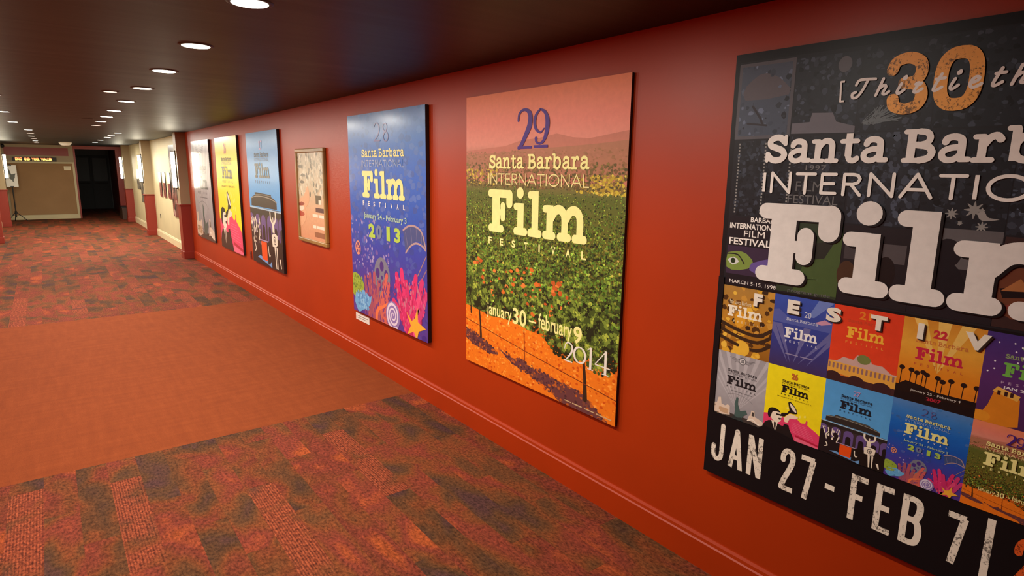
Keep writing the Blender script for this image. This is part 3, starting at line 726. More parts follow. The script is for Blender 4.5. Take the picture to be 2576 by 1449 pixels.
def art27(A, q=1.0):
    A.grad(0, 100, [(0, (96, 170, 228)), (60, (88, 166, 228)), (100, (84, 158, 220))]); A.lay(); R_ = A.rng.uniform
    dk = (52, 46, 42); dd = (34, 26, 28)
    A.poly([(16,55),(20,55.4),(58.9,54.6),(58.4,53.2),(66,51.8),(71,49.6),(71,44.6),(5,44.6),(5.5,50.4),(10,52.2),(16.6,53.2)], dk)
    A.lay(); A.stroke([(5.8,50.6),(20,52.4),(40,52.6),(58,51.6),(71,49.6)], .7, (150, 146, 132), 3); A.stroke([(16,53.6),(38,54),(58.9,53.4)], .5, (120, 116, 104), 3)
    A.rect(0, 0, 80, 44, (60, 48, 50)); A.lay(); A.stroke([(-1,43.6),(81,43)], 1.0, (170, 200, 220)); A.rect(0, 38.4, 80, 42.2, (44, 38, 36))
    A.lay()
    for i, x in enumerate((3, 20, 35.5, 51, 66, 79)):
        A.rect(x-6, 20, x+6, 34, (104, 82, 140)); A.disc(x, 34, 6, 5, (104, 82, 140))
    A.lay()
    for x in (3, 20, 35.5, 51, 66, 79): A.rect(x-3.2, 19, x+3.2, 28, dd); A.disc(x, 28, 3.2, 3.4, dd)
    A.lay(); A.rect(0, 0, 27, 24, dd); A.rect(0, 0, 80, 6, dd)
    A.lay(); cr = (240, 230, 208)
    for _ in range(int(46*q)+14): A.blob(R_(1, 26), R_(16, 36), R_(.6, 1.5), A.rng.choice([cr, (226,212,190), dd, (60,44,60)]), 1.5)
    A.lay(7e-4)
    for st in ([(3,35),(5,31),(6,27)], [(10,35),(11,30),(8,26),(9,20)], [(16,34),(15,28),(18,25)], [(24,36),(23,30)], [(9,15),(11,11),(8,9)], [(24,26),(22,19)]): A.stroke(st, [1.2, 1.6, 1.0][:len(st)] if len(st) == 3 else 1.3, cr, 2 if len(st) > 2 else 0)
    A.poly([(14.3,4.8),(27,3.4),(44,1.6),(51.6,.2),(52,6),(46,6.6),(36,4.6),(22,7)], (110, 160, 214)); A.stroke([(23.5,19.3),(48.3,19.3)], 1.0, (170, 150, 180)); A.rect(26.6, 4.2, 41, 18.4, (236, 84, 24))
    A.lay(); A.poly([(42.3,16.5),(44,18.6),(52,22),(58,20),(70,24),(78,20),(80,12),(80,0),(52.4,.0),(52,5.6),(46,2),(41.8,2.2)], (30, 24, 22))
    A.lay()
    A.stroke([(54,41.6),(54.6,37),(59,33.6)], [2.4, 2, 2.2], cr, 2); A.stroke([(66.6,42.2),(66,37),(61,33.6)], [2.4, 2, 2.2], cr, 2); A.stroke([(60.3,38),(60.3,34)], 1.6, cr)
    A.rect(57.8, 27.4, 62.6, 33.2, cr)
    A.poly([(55.2,25),(59,26.8),(65,27),(69,25.8),(68,18.8),(64,17.2),(56,17)], cr); A.lay(); A.stroke([(62+2.4*math.cos(a), 21.8+2.8*math.sin(a)) for a in [6.2832*i/16 for i in range(17)]], .7, (50, 46, 44)); A.disc(62, 21.8, 1.2, 1.5, (110, 106, 100))
    A.lay(); A.poly([(60.4,17),(63.2,17),(64,1.2),(62.4,1.2)], cr); A.poly([(65,17),(67.2,17),(67,1.2),(66,1.2)], cr); A.poly([(70.6,9),(73.6,9.4),(75.2,3),(74,2.4)], cr); A.stroke([(44.9,15.6),(45.4,11),(47,8.4),(49,9.6)], [1.4, 1.2, 1.2, .6], cr, 3)
    A.lay(); A.text('27', 35.5, 87, 43.5, 93.5, (186, 150, 196), .02)
    title(A, (26, 34, 46), (70, 100, 130), (40, 60, 84), (21, 58.6), (81.6, 85), (78.6, 81), (66.4, 78), (62.4, 64.4))

def art26(A, q=1.0):
    A.grad(0, 100, [(0, (250, 226, 24)), (100, (250, 232, 30))]); A.lay(); R_ = A.rng.uniform
    pk = (232, 66, 110)
    for _ in range(int(26*q)+6): A.blob(R_(24, 62), R_(36, 52), R_(1, 2.2), (255, 240, 96), 1.2)
    A.lay(7e-4)
    A.poly([(0,26),(0,0),(80,0),(80,18.5),(74.9,22),(68,25.2),(62.6,28),(62.4,33.6),(60.4,33.8),(59.6,29.4),(54,28),(49,31.4),(44.6,32.6),(40,31),(30,28),(20,29),(8,28)], pk)
    A.lay()
    for i in range(7): A.stroke([(42,25-2.2*i),(62+2*i,24-2.4*i)], .5, (244, 120, 150))
    A.poly([(48,9),(80,5),(80,2.6),(48,6.4)], (186, 36, 66)); A.poly([(47,6),(80,2),(80,0),(48,0)], (240, 110, 140))
    A.lay(); dk = (32, 26, 26); cr = (244, 230, 208)
    A.poly([(0,0),(0,7),(3,13),(8,17),(12.6,18.4),(20,17),(27,15.4),(30,16),(31,19.4),(37.2,19.4),(39,14),(44,6),(47.4,0)], dk)
    A.lay(); A.poly([(12,18.6),(22,18.6),(20.6,11),(18.8,4.6),(15,12)], cr); A.poly([(16.2,17.4),(19.2,17.4),(19.4,9),(18.7,5.2),(16.8,10)], dk)
    A.poly([(10,33),(13,35.4),(21,34.4),(25.6,31.2),(27.4,28),(25.4,25),(26,22),(22,18.6),(15,19),(11,23),(8.6,28)], cr, 2)
    A.lay(); A.poly([(6,26),(6.4,33),(9.4,36.6),(15,38),(21,36.6),(24,33.6),(18,33.4),(13,31.4),(11.6,27.4),(10,22.6),(7.6,22)], dk, 2); A.poly([(17.6,30.6),(25,31.4),(24.6,29),(19,28.4)], dk); A.poly([(22,25.2),(26.4,26),(25,23),(22.6,23)], dk)
    A.lay(); A.poly([(24,28.6),(26,34),(34,36.6),(36.4,41),(33.6,51.6),(36.6,53.6),(42,49.6),(46,44.6),(47.6,39.4),(44.6,37.8),(37,37),(30,29.6)], dk)
    A.lay(); A.poly([(35.8,52),(40.8,49),(44.8,44.4),(46.2,40.4),(42,41.6),(37.6,46.4)], cr, 2); A.poly([(30,27.6),(36.4,35.4),(42,36.4),(49.4,34.6),(46,31),(38,29.4),(36,23),(31,22.6)], (246, 222, 190), 2)
    A.lay(); A.text('26', 34.5, 85.5, 43.5, 95, (196, 104, 50), .06)
    title(A, (26, 24, 20), (90, 84, 30), (50, 46, 24), (22, 60), (79, 82.6), (76, 78.4), (64, 75.6), (60.4, 62.4))
    A.text('JANUARY 27 - FEBRUARY 6', 17, 56.0, 65, 58.0, (120, 104, 24))

def art25(A, q=1.0):
    A.grad(0, 100, [(0, (150, 146, 150)), (50, (172, 168, 172)), (100, (160, 156, 160))]); A.lay(); R_ = A.rng.uniform
    for x in range(-40, 130, 17): A.poly([(38,14),(x,104),(x+7,104)], (186, 182, 186))
    A.lay(); g = (92, 92, 96)
    for i in range(4):
        for sx in (-1, 1): A.stroke([(40+sx*5,92.5-i*1.5),(40+sx*(20-3*i),94-i*1.9)], .6, g)
    A.disc(40, 91, 5.6, 5.6, g); A.lay(); A.disc(40, 91, 4.6, 4.6, (214, 210, 210)); A.lay(); A.text('25', 37.2, 88.6, 42.8, 93.4, g, .05)
    title(A, (34, 32, 36), (70, 68, 72), None, (17.6, 65), (71, 75.4), (67, 70), (51.4, 66), (46.4, 48.8))
    A.rect(26, 42.4, 44, 43.4, (116, 114, 118)); A.rect(46, 42.4, 60, 43.4, (116, 114, 118))
    A.lay(); A.stroke([(20,36),(34,39),(50,37.4),(62,32)], .5, (120, 118, 120), 3)
    A.rect(0, 0, 80, 7, (66, 58, 54)); A.lay()
    cr = (226, 206, 186)
    A.poly([(0,2),(0,16),(4,17),(6,26),(10,27),(12,17),(18,16),(22,19),(26,18),(27,4),(14,1)], cr); A.lay(); A.rect(8, 4, 24, 12, (198, 164, 130))
    for _ in range(int(40*q)): A.blob(R_(0, 28), R_(0, 12), R_(.6, 1.6), A.rng.choice([(150,120,90),(90,74,60),(226,206,186)]), 1.0)
    A.lay(7e-4); gr = (72, 96, 92)
    A.poly([(34,2),(35,14),(33.4,24),(36,36),(38.6,34),(39,24),(43,15),(52,19),(55,14),(49,9),(44,0)], gr); A.poly([(30,0),(33,6),(40,4),(46,6),(50,0)], (50, 58, 58))
    A.lay(); A.poly([(56,6),(58,13),(60,14),(61,22),(66,22),(67,14),(72,13),(80,10),(80,2),(72,3),(66,5)], cr); A.poly([(62,14),(65.6,14),(65.6,20),(62,20)], (70, 64, 60))
    A.stroke([(56,5),(64,9),(72,4),(80,7)], 1.4, (244, 236, 222), 3)

def art19(A, q=1.0):
    A.grad(0, 100, [(0, (150, 96, 30)), (50, (190, 130, 40)), (100, (176, 130, 60))]); A.lay(); R_ = A.rng.uniform
    for _ in range(70): A.blob(R_(0, 80), R_(0, 100), R_(3, 8), A.rng.choice([(226,170,50),(120,72,24),(84,52,22),(206,150,60),(60,40,24),(240,190,70)]), .8)
    A.lay(7e-4)
    for y in (44, 34, 22): A.stroke([(0,y),(30,y-8),(60,y-10),(80,y+2)], 5, (62, 42, 26), 3)
    A.disc(36, 10, 13, 12, (236, 184, 60)); A.disc(30, 52, 9, 12, (226, 160, 44))
    A.lay(); A.text('19th Santa Barbara', 10, 74, 46, 80, (240, 226, 190)); film_word(A, 9, 55, 64, 73, (246, 236, 214)); A.spaced('FESTIVAL', 20, 66, 47, 50, 2.4, (240, 220, 170))
def art20(A, q=1.0):
    A.grad(0, 100, [(0, (66, 52, 96)), (40, (54, 62, 140)), (100, (58, 84, 176))]); A.lay(); R_ = A.rng.uniform
    for x0, x1 in ((30,4),(34,44),(40,78),(52,84),(26,-6)): A.poly([(x0,8),(x1,60),(x1+10,60)], (104, 104, 160))
    A.poly([(0,78),(8,80),(22,70),(40,66),(60,68),(80,74),(80,60),(0,62)], (84, 96, 170)); A.lay()
    A.poly([(60,100),(80,100),(56,76),(48,76)], (110, 130, 196)); A.poly([(58,70),(70,76),(80,72),(66,68)], (206, 150, 176))
    A.lay(); A.text('20', 43, 74, 52, 82, (210, 214, 226)); slab_text(A, 'Santa Barbara', 19, 66, 62, 70, (190, 196, 220)); film_word(A, 18, 42, 63, 58, (240, 238, 236)); A.spaced('FESTIVAL', 20, 64, 36, 39, 2.4, (200, 204, 226))
    A.rect(22, 19, 40, 20.4, (150, 142, 176)); A.rect(43, 19, 60, 20.4, (150, 142, 176))
def art21(A, q=1.0):
    A.grad(0, 100, [(0, (206, 130, 40)), (30, (232, 70, 36)), (100, (226, 64, 34))]); A.lay()
    A.poly([(0,12),(80,6),(80,24),(0,26)], (232, 170, 70)); A.poly([(0,26),(10,27),(18,34),(30,33),(34,40),(48,40),(52,33),(64,33),(74,26),(80,26),(80,17),(0,20)], (206, 170, 160))
    A.lay()
    for i in range(16): A.stroke([(2+5*i,18),(2+5*i,23)], 2.4, (150, 110, 106))
    A.disc(42, 36, 8, 6, (120, 130, 70)); A.rect(0, 0, 80, 9, (70, 40, 40))
    for x in (8, 36, 66): A.disc(x, 4, 11, 9, (62, 36, 38))
    A.lay(); A.text('21', 31, 86, 44, 96, (236, 130, 40), .03); slab_text(A, 'Santa Barbara', 18, 80, 62, 84, (206, 70, 40)); film_word(A, 18, 60, 62, 76, (250, 186, 60)); A.spaced('FESTIVAL', 18, 62, 53, 56, 2.4, (240, 150, 60))
def art22(A, q=1.0):
    A.grad(0, 100, [(0, (222, 120, 26)), (40, (232, 140, 34)), (70, (236, 170, 60)), (100, (214, 140, 46))]); A.lay()
    for x in (8, 34, 58): A.poly([(40,40),(x,104),(x+14,104)], (242, 196, 100))
    A.rect(0, 0, 80, 18, (30, 20, 20)); A.poly([(0,16),(10,24),(26,22),(40,18),(60,15),(80,13),(80,10),(0,10)], (36, 22, 18))
    A.lay(); dk = (40, 24, 20)
    for x, h in ((4,41),(14,40),(20,38),(26,40),(30,38),(41,37),(46,34),(54,37),(66,36),(78,36)):
        A.stroke([(x,18),(x+.6,h-3)], .9, dk); A.disc(x+.6, h-2, 3.2, 2.8, dk, 9)
    A.lay(); A.text('22', 31, 80, 45, 90, (206, 50, 60), .05); slab_text(A, 'Santa Barbara', 15, 72, 66, 77, (206, 120, 60)); film_word(A, 16, 52, 63, 68, (206, 40, 70)); A.spaced('FESTIVAL', 16, 64, 45, 48, 2.4, (200, 90, 50))
    A.text('January 25 - February 4', 16, 12, 66, 15.6, (230, 224, 214)); A.text('2007', 33, 6, 48, 10, (190, 40, 60), .03)
def art23(A, q=1.0):
    A.grad(0, 100, [(0, (76, 40, 86)), (50, (92, 48, 112)), (100, (70, 50, 124))]); A.lay(); R_ = A.rng.uniform
    for _ in range(16): A.disc(R_(2, 78), R_(50, 98), .9, col=(240, 236, 244), n=8)
    A.poly([(2,2),(10,20),(14,38),(30,34),(36,32),(38,3),(18,-4)], (226, 136, 34)); A.poly([(12,36),(16,42),(36,36),(34,30)], (236, 180, 80)); A.disc(4, 6, 10, 6, (232, 150, 40))
    A.lay()
    for x in (18, 24, 29): A.rect(x-1.6, 33, x+1.2, 38, (60, 30, 30))
    A.text('23', 31, 86, 45, 96, (120, 190, 90), .05); slab_text(A, 'Santa Barbara', 18, 74, 66, 79, (150, 170, 110)); film_word(A, 18, 54, 64, 71, (120, 190, 80)); A.spaced('FESTIVAL', 18, 64, 46, 49, 2.4, (190, 160, 190)); A.text('JAN 24 -', 20, 40, 46, 44, (240, 236, 240), .03)
def art24(A, q=1.0):
    A.grad(0, 100, [(0, (18, 50, 66)), (45, (36, 96, 112)), (100, (120, 170, 168))]); A.lay()
    A.disc(40, 44, 14, 14, (236, 190, 96)); A.lay(); A.poly([(0,0),(0,34),(14,40),(28,33),(44,37),(60,31),(80,38),(80,0)], (22, 44, 58)); A.lay()
    title(A, (240, 234, 214))
def artplain(c):
    def f(A, q=1.0):
        A.rect(0, 0, 80, 100, c)
    return f

def art30(A, q=1.0):
    A.rect(0, 0, 80, 100, (18, 17, 20)); R_ = A.rng.uniform; A.lay()
    def card(x0, y0, x1, y1, g, n=26, fr=None):
        zz = A.z
        b = (int(g*.84), int(g*.94), int(g*1.12)); A.rect(x0, y0, x1, y1, fr or tuple(int(v*.62) for v in b)); A.lay()
        if fr: A.rect(x0+.7, y0+.7, x1-.7, y1-.7, tuple(int(v*.8) for v in b)); A.lay()
        k = .7 if fr else 0; ocl = A.clip; A.clip = (x0+k, y0+k, x1-k, y1-k)
        for _ in range(3*n):
            v = R_(.3, 1.3); A.blob(R_(x0, x1), R_(y0, y1), R_(.15, .8), tuple(min(255, int(c*v)) for c in b), R_(.4, 1.6), R_(0, 1.6e-4))
        A.clip = ocl; A.z = zz
    A.rect(1.2, 48.6, 78.8, 98.2, (30, 31, 36)); A.lay()
    card(1.1, 81.6, 14.0, 97.8, 112, 30, (92, 90, 96)); card(14.2, 82.4, 27.0, 97.4, 70, 60); card(27.2, 82.2, 39.8, 97.8, 62, 40); card(40, 82.4, 52.8, 98, 64, 50); card(53, 82.4, 65.6, 98, 66, 50); card(65.8, 82, 78.6, 98, 70, 50)
    A.lay(); A.lay(); A.lay()
    A.poly([(3,93),(6,95.2),(9,95),(12,93),(13,90.5),(3,90)], (96, 90, 96), 2); A.stroke([(5,88.6),(7,86),(7.6,84.6)], .5, (50, 46, 52)); A.stroke([(4,85),(8.6,84.4)], .4, (50, 46, 52))
    A.poly([(14.3,84.5),(18,84.6),(18.4,86.4),(22.5,86.2),(23.4,84.4),(27,83.4),(27,82.2),(14.3,82.4)], (110, 108, 116)); A.disc(23.9, 95.2, 1.3, 1.5, (98, 98, 104))
    A.lay()
    for _ in range(60): A.stroke([(28+R_(0, 3),83.5+R_(0, 1)),(30+R_(0, 5),84+R_(0, 3))], .12, (110, 120, 124))
    # film strips and text cards behind the lettering
    card(2.2, 64.6, 9.6, 81.2, 58, 70); card(9.8, 64.4, 26.8, 81.8, 54, 120); card(27.2, 64.6, 39.8, 82, 72, 110); card(40, 64.8, 52.8, 82, 58, 60); card(53, 64.6, 65.6, 82, 80, 110); card(65.8, 64.6, 78.6, 82, 60, 80)
    A.lay(); A.lay(); A.lay()
    for xx in (2.6, 8.9, 14.7):
        for i in range(22): A.rect(xx-.18, 65.2+i*.72, xx+.18, 65.2+i*.72+.38, (150, 148, 144))
    A.lay()
    A.text('FESTIVAL', 15, 68.0, 25.4, 69.8, (112, 112, 112), .0); A.text('1997', 18.2, 74.9, 22.4, 75.9, (120, 120, 120)); A.text('FILM', 16.5, 70.6, 22, 72.6, (104, 104, 104))
    for x, y, r in ((45,67.6,1.0),(48.2,68.4,1.5),(46.4,66,.4),(49.6,65.6,.9)):   # stars, sun and moon
        for i in range(8): A.stroke([(x,y),(x+r*math.cos(i*.785),y+r*math.sin(i*.785))], [.5*r, .12], (148, 146, 142), 0, False)
    A.poly([(49.3,68.9),(48.8,67.6),(49.6,66.6),(51.9,67.0),(50.4,67.2),(49.8,68)], (158, 154, 150), 2)
    A.lay()
    # row of colour stills behind the large word
    A.rect(1.6, 48.6, 14.2, 64.3, (30, 26, 32)); A.rect(1.6, 51, 14.2, 57.6, (60, 44, 66)); A.rect(14.4, 48.9, 27.2, 64.3, (50, 62, 44)); A.rect(27.3, 49, 40, 64.3, (34, 30, 34)); A.rect(40.1, 49, 53, 64.3, (34, 30, 36)); A.rect(53.1, 49, 66, 64.3, (60, 40, 38)); A.rect(66.1, 49, 78.6, 64.3, (40, 36, 44))
    A.lay()
    A.poly([(1.7,55.8),(4,56.4),(6.6,56),(8.6,53.6),(5,52),(1.7,52.4)], (128, 150, 70), 2); A.poly([(8,54),(12.6,55.6),(13.8,54),(11,51.6),(7.6,52.4)], (104, 84, 150), 2); A.lay()
    A.poly([(1.8,54.2),(3.4,55),(4.8,54),(3.2,53.1)], (214, 214, 210), 2); A.disc(3.3, 54.1, .62, .62, (40, 56, 30)); A.stroke([(1.7,55.6),(4.4,55.6),(6.2,53.6)], .28, (34, 26, 34), 3)
    A.poly([(18,49.4),(27.2,49.4),(27.2,62.6),(24,60),(20,56)], (72, 92, 50)); A.poly([(19,56),(22,60),(26,61),(24,57),(21,54.6)], (44, 46, 40))
    for i in range(26): A.stroke([(19.5+R_(0, 5),51+R_(0, 3)),(20.4+R_(0, 5.4),51+R_(0, 3))], .14, (150, 160, 130))
    A.rect(27.8, 57.6, 31, 61, (70, 64, 66)); A.disc(28.6, 54.4, 1.8, 2.8, (74, 50, 34)); A.disc(35.6, 55.6, 1.8, 3.2, (30, 22, 22)); A.disc(35.2, 53.8, 1.2, 1.8, (86, 52, 38)); A.rect(34, 57.6, 38.8, 61.2, (84, 78, 80))
    A.rect(43.6, 58, 52.8, 65, (100, 96, 98)); A.lay(); A.disc(45.2, 60.6, 2.2, 2.6, (26, 24, 30)); A.poly([(41.6,51.4),(42,57.4),(44.6,59.6),(47.4,57.8),(49,52)], (26, 24, 30), 2)
    A.disc(56.4, 57, 4.6, 5.6, (34, 24, 24)); A.disc(56.2, 55, 3.4, 4.4, (112, 62, 42)); A.lay(); A.poly([(53.4,55.6),(59,56.8),(59,54.8),(54,54)], (26, 18, 20)); A.poly([(53.6,55.2),(56,57.6),(57.6,55.6)], (176, 112, 66)); A.disc(55.6, 52.6, 1.4, .5, (140, 62, 52), 12)
    ww = (248, 242, 234)
    A.lay()
    A.text('BARBARA', 6.9, 63.3, 13.6, 64.4, ww, .02); A.text('INTERNATIONAL', 1.8, 61.6, 13.9, 62.9, ww, .02); A.text('FILM', 5.5, 59.9, 10.6, 61.3, ww); A.text('FESTIVAL', 1.9, 57.9, 12.2, 59.5, ww, .02); A.text('MARCH 5-15, 1998', 2.8, 48.75, 14.3, 49.7, ww)
    A.text('program guide', 17, 48.85, 26, 49.7, (110, 106, 110))
    # two rows of small reproductions of the boards
    A.lay(2e-4); z0 = A.z
    for r, row in enumerate(((art19, art20, art21, art22, art23, art24), (art25, art26, art27, art28, art29, artplain((60, 30, 26))))):
        for c, fn in enumerate(row):
            A.T = (1.55+12.83*c, (32.1 if r == 0 else 16.05), .1604); A.z = z0
            if c < 5 or fn: fn(A, .13)
    A.T = (0., 0., 1.); A.z = max(v[2] for v in A.v) + 1e-4
    A.rect(0, 0, 80, 16.0, (18, 17, 20)); A.rect(0, 0, 1.5, 50, (18, 17, 20)); A.poly([(13.2,15.9),(14.6,17.2),(22,16.2),(22.2,15.6)], (18, 17, 20))
    A.lay(2e-4)
    og = (255, 180, 84)
    A.mat = 1
    A.stroke([(32.6,93),(33.2,94.4),(35.2,94.9),(37,94),(37.4,92.2),(36.6,90.8),(34.8,90.5)], 2.0, og, 4); A.stroke([(34.8,90.6),(37,90),(37.8,88.2),(37.2,86.6),(35.4,86),(33.6,86.6),(33.2,87.8)], 2.0, og, 4)
    A.stroke([(43.1+2.6*math.copysign(abs(math.cos(a))**.75, math.cos(a)), 90.5+4.3*math.copysign(abs(math.sin(a))**.75, math.sin(a))) for a in [6.2832*i/28 for i in range(29)]], 2.1, og)
    A.mat = 0; A.lay(2e-4)
    # [ Thirtieth ] in a slanted script
    def scr(strokes, x, k=1.0, sw=.52):
        for pts in strokes: A.stroke([(x+a*k+(b)*.22, 88.8+b) for a, b in pts], sw, ww, 3)
    A.stroke([(24.3,91.9),(23.6,91.9),(23.8,88.2),(24.5,88.2)], .36, ww, 0, False)
    TT = [[(0,2.2),(.3,3.0),(1.4,3.1),(3.2,3.0)],[(1.9,3.0),(1.5,1.2),(.9,.0),(.1,-.1),(-.2,.6),(.4,.9)]]
    hh = [[(.4,2.9),(0,0)],[(.1,1.0),(.8,1.7),(1.3,1.4),(1.1,.3),(1.6,.1),(2.1,.5)]]
    ii = [[(.5,1.7),(.2,.4),(.6,.0),(1.3,.6)],[(.66,2.7),(.9,2.9),(.94,2.6),(.7,2.5),(.66,2.7)]]
    rr = [[(.2,1.4),(.6,1.6),(.9,1.3),(1.1,1.5)],[(.7,1.4),(.3,.2),(.8,.0),(1.5,.5)]]
    tt = [[(.7,2.7),(.2,.4),(.6,.0),(1.4,.5)],[(.1,1.9),(1.4,2.0)]]
    ee = [[(.2,.8),(1.0,1.0),(1.2,1.5),(.7,1.7),(.2,1.1),(.3,.3),(.9,.0),(1.8,.5)]]
    for st, x in ((TT,26.0),(hh,30.2),(ii,33.5),(rr,36.2),(tt,39.3),(ii,41.8),(ee,44.6),(tt,47.8),(hh,50.6)): scr(st, x)
    A.stroke([(55.6,91.9),(56.3,91.9),(56.1,88.2),(55.4,88.2)], .36, ww, 0, False)
    A.lay(1e-4)
    slab_text(A, 'Santa Barbara', 9.0, 76.4, 71.4, 82.3, ww, 1.12); sans_text(A, 'INTERNATIONAL', 9.1, 70.2, 71.2, 74.3, .62, ww, .22)
    A.lay(1e-4); sh = (16, 14, 16)
    film_word(A, 9.5, 50.3, 71.9, 68.9, sh); A.lay(1e-4); film_word(A, 9.0, 50.6, 71.4, 69.2, (234, 228, 222))
    A.lay(1e-4)
    fe = (('F',9.5,11.6),('E',17.5,20.2),('S',25.8,28.8),('T',34.3,37.3),('I',42.5,43.5),('V',49.8,53.6),('A',58,61.4),('L',67,69.4))
    for ch, x0, x1 in fe: A.text(ch, x0+.3, 44.1, x1+.3, 47.1, (50, 36, 30), .06)
    A.lay(1e-4)
    for ch, x0, x1 in fe: A.text(ch, x0, 44.35, x1, 47.35, (240, 232, 216), .06)
    A.mat = 1; A.lay(1e-4); cr = (240, 232, 214)
    cond_text(A, [('J',1.7,3.5),('A',6.6,3.7),('N',11.4,3.7),('2',19.4,3.5),('7',23.9,3.5),('-',29.3,3.2),('F',34.6,3.4),('E',39.4,3.4),('B',44.1,3.7),('7',51.4,3.4),('|',57.4,3.4)], 3.7, 10.2, 1.18, cr)
    cond_text(A, [('2',61.4,3.5),('0',65.6,3.5),('1',69.9,3.0),('5',73.0,3.5)], 3.7, 10.2, 1.18, (226, 96, 40))
    A.mat = 0

def artframe(A, q=1.0):
    R_ = A.rng.uniform
    A.grad(0, 100, [(0, (214, 150, 112)), (30, (220, 170, 130)), (55, (206, 186, 152)), (100, (190, 184, 160))]); A.lay()
    for _ in range(260): A.blob(R_(0, 80), R_(52, 100), R_(1, 3), A.rng.choice([(206,198,172),(160,156,134),(222,214,188),(120,116,100),(190,180,150)]), 1.4)
    A.lay(7e-4)
    A.poly([(0,46),(16,50),(30,62),(34,48),(28,40),(20,36),(22,26),(14,18),(0,14)], (226, 172, 132), 3)
    for x, y in ((8,84),(16,74),(12,66)): A.poly([(x-8,y),(x,y+2.4),(x+9,y),(x,y-1.6)], (110, 104, 90), 2)
    A.lay(); A.poly([(0,41),(8,43),(18,40.6),(10,38.4),(0,38)], (150, 60, 50), 2); A.poly([(0,37.6),(10,38),(16,36),(8,32),(0,32)], (234, 218, 196), 2); A.poly([(0,32),(8,31.4),(17,28.4),(8,25.6),(0,26)], (178, 70, 52), 2)
    A.rect(52, 33, 76, 38, (92, 62, 62)); A.rect(53, 42, 70, 52, (96, 86, 66)); A.rect(62, 42, 70, 47, (236, 226, 200)); A.rect(46, 4, 76, 10, (150, 96, 66))
    A.lay(); 
    for x0, x1, y0, y1 in ((42, 58, 27, 30.4), (60, 76, 27, 30.4), (42, 52, 14, 17.4), (54, 76, 14, 17.4)): A.rect(x0, y0, x1, y1, (240, 228, 204))

# ------------------------------------------------------------------ the boards on the red wall
def poster(name, fn, yl, yr, zb, zt, t, label, gloss, cat='poster', gap=.0, q=1.0):
    W_, H_ = yl-yr, zt-zb
    e = empty(name, mat=wall_matrix(XR-t-.004, yl, zb)); tag(e, label, cat, 'festival posters on the red wall')
    bm = bmesh.new(); add_box(bm, (0, 0, -t+.0), (W_, H_, 0), .0015)
    bm_obj('board', bm, m_edge, e)
    A = Art(W_/80., H_/100.); A.rng.seed(len(label))
    A.flat = yl < 6; A.step = 1.5e-6 if yl < 4 else 2.5e-6 if yl < 6 else 3e-6
    fn(A, q)
    A.build('print', [m_gloss if gloss else m_print, m_printworn], e)
    return e
poster('festival_poster', art30, 1.475, .055, .492, 2.259, .015, 'huge black thirtieth festival poster made of many small posters', False)
poster('festival_poster', art29, 3.43, 2.019, .498, 2.258, .015, 'vineyard poster with orange soil under a pink sky', False)
poster('festival_poster', art28, 5.355, 3.948, .492, 2.257, .03, 'blue and purple underwater reef poster with a yellow starfish', True)
poster('festival_poster', art27, 8.83, 7.458, .53, 2.243, .03, 'sky blue poster of a round theatre tower and a photographer', True)
poster('festival_poster', art26, 10.71, 9.355, .53, 2.243, .03, 'yellow and pink poster of a man with a megaphone', True)
poster('festival_poster', art25, 12.65, 11.20, .53, 2.245, .03, 'grey poster nearest the pillar, farthest from the camera', True)

# framed print
FY0, FY1, FZ0, FZ1 = 6.86, 6.0, 1.005, 2.002
e = empty('framed_print', mat=wall_matrix(XR, FY0, FZ0)); tag(e, 'small gold framed portrait print between the blue posters', 'picture')
FW, FH, fb = FY0-FY1, FZ1-FZ0, .042
bm = bmesh.new(); add_box(bm, (fb*.7, fb*.7, 0), (FW-fb*.7, FH-fb*.7, .018)); bm_obj('backing', bm, m_edge, e)
for (ax, ay, bx_, by) in ((0, 0, FW, fb), (0, FH-fb, FW, FH), (0, fb, fb, FH-fb), (FW-fb, fb, FW, FH-fb)):
    bm = bmesh.new(); add_box(bm, (ax, ay, 0), (bx_, by, .034), .008); bm_obj('frame_rail', bm, m_gold, e)
A = Art((FW-2*fb)/80., (FH-2*fb)/100.); artframe(A)
pr = A.build('print', [m_gloss, m_printworn], e); pr.location = (fb, fb, .018)

# caption card below the reef poster, outlet plates
e = empty('caption_card', mat=wall_matrix(XR, 5.39, .388)); tag(e, 'small white caption card under the reef poster', 'label')
bm = bmesh.new(); add_box(bm, (0, 0, 0), (.30, .068, .003), .001); bm_obj('card', bm, m_white, e)
A = Art(.30/80., .068/100.); A.z = .0032
A.rect(7, 58, 74, 68, (140, 138, 134)); A.rect(8, 30, 64, 40, (146, 144, 140)); A.build('lettering', [m_print], e)
def outlet(x, y, z, label, mat):
    e = empty('wall_outlet', mat=wall_matrix(x, y+.037, z-.058)); tag(e, label, 'outlet')
    bm = bmesh.new(); add_box(bm, (0, 0, 0), (.075, .116, .007), .002); plate = bm_obj('cover_plate', bm, mat, e)
    for zz in (.034, .082):
        bm = bmesh.new(); add_box(bm, (.022, zz-.016, .006), (.053, zz+.016, .009), .002); bm_obj('socket', bm, m_edge, plate)
outlet(XR, 9.07, .57, 'dark red outlet plate between the yellow and blue posters', m_orangebox)
outlet(XB, 17.75, .555, 'grey outlet plate low on the cream bay wall', m_darkmetal)

